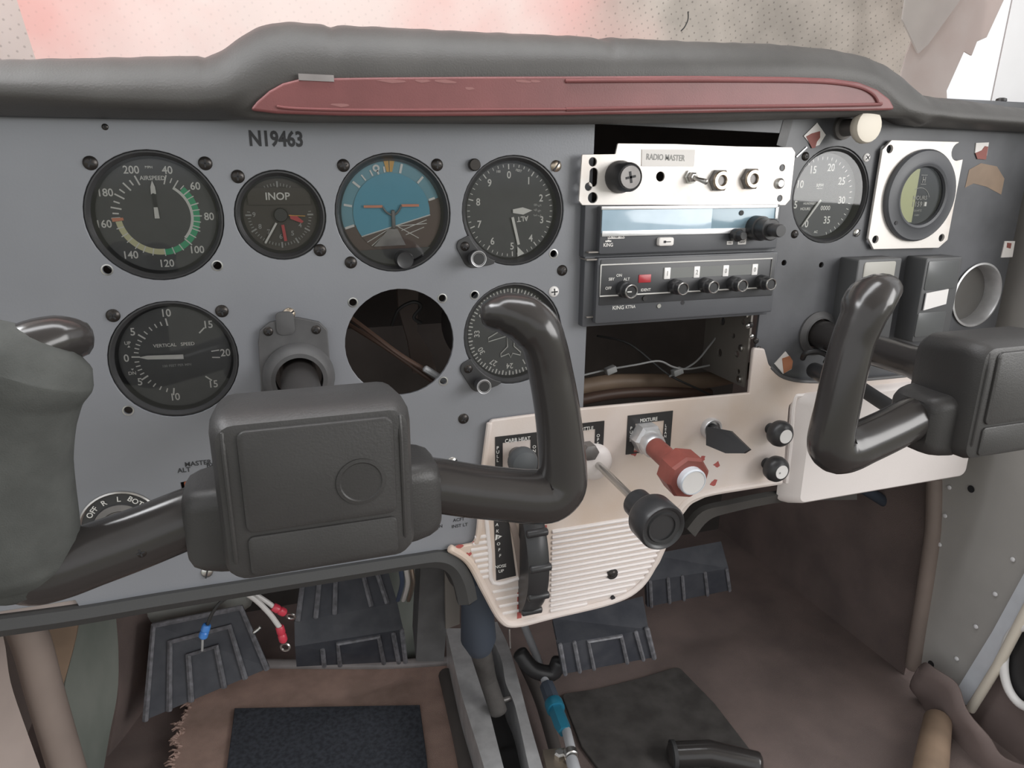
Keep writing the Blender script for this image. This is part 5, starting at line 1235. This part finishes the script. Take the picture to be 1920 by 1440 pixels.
# pale duct and coloured wires behind the panel edge
tag(MB().tube(smoothpath([tuple(at(u, v, 330)) for u, v in [(300, 1085), (350, 1092), (440, 1070)]], 6), 50, 28).build('air_duct', 'duct_pale'), 'pale grey air duct behind the lower panel edge at the left', 'duct')
for k_, (u, m_, lab) in enumerate([(752, 'wire_blue', 'dark blue wires hanging from the panel edge above the right pedal'), (772, 'brass', 'amber wire hanging from the panel edge near the tunnel bracket'), (762, 'wire_white', 'white wire hanging from the panel edge between the blue and amber wires')]):
    wire('hanging_wire', lab, [(u-4, 1040, 60), (u, 1070, 62), (u+2, 1095, 75), (u-6, 1125, 110)], 2.2, m_, 'wire', 'wires hanging at the tunnel')
b = MB(); q = [at(u, v, 260) for u, v in [(700, 1030), (800, 1030), (800, 1240), (760, 1240), (725, 1080)]]
b.loft([[tuple(p) for p in q], [(p.x, p.y+10, p.z) for p in q]]); tag(b.build('kick_panel', 'primer_green', smooth=0), 'pale metal firewall panel behind the two left pedals', 'panel')

# left side trims ---------------------------------------------------------------
def strip(name, label, cat, pa, pb, Ya, Yb, m, thick=6):
    A = smoothpath([tuple(at(u, v, Ya)) for u, v in pa], 5); B = smoothpath([tuple(at(u, v, Yb)) for u, v in pb], 5)
    return tag(ribbon(A, B, thick).build(name, m), label, cat)
tag(MB().tube(smoothpath([tuple(at(u, v, 60)) for u, v in [(42, 1165), (62, 1215), (82, 1290), (105, 1370), (135, 1470)]], 6), 13, 16).build('door_seal', 'trim_brown'), 'rounded brown door seal running down at the lower left', 'seal')
strip('door_sill_trim', 'pale beige door trim strip in the lower left corner', 'trim', [(-60, 1170), (0, 1180), (20, 1280), (50, 1370), (90, 1480)], [(-60, 1175), (-60, 1250), (-60, 1300), (-60, 1400), (-60, 1480)], 40, 0, 'trim_beige')
strip('kick_trim', 'tan wedge of side trim behind the brown door seal', 'trim', [(148, 1150), (142, 1195), (128, 1250), (114, 1300)], [(66, 1160), (78, 1220), (95, 1270), (113, 1310)], 110, 110, 'duct_tan')
strip('fuselage_skin', 'green primed fuselage skin strip at the lower left', 'skin', [(215, 1130), (222, 1220), (220, 1300), (205, 1380), (188, 1480)], [(150, 1145), (140, 1210), (120, 1300), (132, 1380), (150, 1480)], 190, 150, 'primer_green')
strip('side_carpet', 'dark brown side carpet between the green skin and the leftmost pedal', 'carpet', [(290, 1110), (290, 1220), (285, 1320), (280, 1400), (270, 1480)], [(196, 1140), (212, 1220), (222, 1300), (210, 1380), (190, 1480)], 300, 215, 'carpet_dark')

# right side --------------------------------------------------------------------
tag(MB().tube(smoothpath([tuple(atx(u, v, 700)) for u, v in [(1752, 900), (1750, 990), (1738, 1080), (1722, 1180), (1712, 1250)]], 6), 9, 16).build('door_seal', 'trim_brown'), 'rounded grey brown seal running down the right side wall', 'seal')
gd = thing('riveted_sidewall', 'grey riveted side panel ahead of the right door', 'panel', (0, 0, 0), (0, 0, 0))
q = [atx(u, v, 702) for u, v in [(1756, 420), (2200, 200), (2200, 900), (1920, 1092), (1800, 1305), (1718, 1262), (1738, 1130), (1756, 980)]]
b = MB(); b.loft([[tuple(p) for p in q], [(p.x+4, p.y, p.z) for p in q]]); b.build('sheet', 'door_grey', gd, smooth=0)
for u, v in ((1772, 967), (1762, 1021), (1899, 1049), (1866, 1114), (1830, 1175), (1794, 1235), (1780, 914)):
    p = atx(u, v, 701); MB().lathe([(2.6, 0), (2.2, 1.0), (1.0, 1.5)], T(*p) @ RY(-PI/2), 14).build('rivet', 'post_grey', gd)
for u, v in ((1821, 917), (1746, 1245)):
    p = atx(u, v, 701); MB().lathe([(4, .2), (4, .6)], T(*p) @ RY(-PI/2), 16).build('bore', 'black_print', gd)
t = thing('door_jamb', 'bright aluminium door jamb strip slanting at the lower right', 'jamb', (0, 0, 0), (0, 0, 0))
A = [tuple(atx(u, v, 698)) for u, v in [(1990, 940), (1920, 1075), (1860, 1185), (1782, 1312)]]; B = [tuple(atx(u, v, 698)) for u, v in [(1990, 1005), (1920, 1140), (1880, 1215), (1812, 1322)]]
ribbon(B, A, 5).build('face', 'alu_bright', t)
tag_ = MB().tube([tuple(atx(u, v, 697)) for u, v in [(1995, 1015), (1922, 1150), (1870, 1250), (1820, 1330)]], 5, 12).build('edge_bead', 'cream', t)
# sill, cloth, white ring
q = [atx(u, v, 712) for u, v in [(1800, 1320), (1925, 1080), (2100, 900), (2150, 1600), (1780, 1600)]]
b = MB(); b.loft([[tuple(p) for p in q], [(p.x+10, p.y, p.z) for p in q]]); struct(b.build('wall_right_sill', 'cloth_brown', smooth=0))
ringc = atx(1930, 1255, 700)
t = thing('white_ring', 'white plastic ring around a dark opening at the far lower right', 'ring', (0, 0, 0), (0, 0, 0))
pts = [atx(u, v, 699) for u, v in [(1930, 1175), (1905, 1180), (1888, 1205), (1882, 1250), (1890, 1290), (1910, 1318), (1935, 1330)]]
MB().tube(smoothpath([tuple(p) for p in pts], 5), 4.5, 12).build('rim', 'white_plastic', t)
q = [atx(u, v, 706) for u, v in [(1960, 1170), (1905, 1180), (1888, 1205), (1882, 1250), (1890, 1290), (1910, 1318), (1960, 1335)]]
b = MB(); b.add([tuple(p) for p in q], [tuple(range(len(q)))]); b.build('opening', 'black_metal', t, smooth=0)
# brown leather flap draped over the sill
def drape():
    top = [(1722, 1250), (1745, 1245), (1785, 1275), (1815, 1325), (1850, 1380), (1890, 1420), (1960, 1450)]
    low = [(1722, 1300), (1738, 1345), (1762, 1375), (1782, 1420), (1800, 1470), (1830, 1520), (1900, 1560)]
    A = smoothpath([tuple(atx(u, v, 672)) for u, v in top], 5); B = smoothpath([tuple(atx(u, v, 688)) for u, v in low], 5)
    rows = []
    for j in range(7):
        t_ = j/6
        rows.append([(a[0]+(b[0]-a[0])*t_-9*math.sin(PI*t_)+3*math.sin(i*.7+j), a[1]+(b[1]-a[1])*t_, a[2]+(b[2]-a[2])*t_) for i, (a, b) in enumerate(zip(A, B))])
    m = MB(); m.loft(rows, None, False, False, closed=False)
    o = m.build('leather_flap', 'cloth_brown', smooth=180)
    md = o.modifiers.new('thick', 'SOLIDIFY'); md.thickness = 0.0025
    return o
tag(drape(), 'loose brown leather flap curling over the right door sill', 'flap')
tag(MB().tube([tuple(atz(u, v, FLOOR+18)) for u, v in [(1758, 1352), (1745, 1440), (1735, 1500)]], [14, 16, 16], 18).build('foam_roll', 'duct_tan'), 'tan rolled padding lying on the floor at the lower right', 'padding')
tag(MB().tube(smoothpath([tuple(at(u, v, 120)) for u, v in [(1600, 905), (1650, 935), (1690, 962), (1712, 975)]], 5), 7, 12).build('dark_hose', 'boot_blue'), 'short dark hose below the glove box', 'hose')
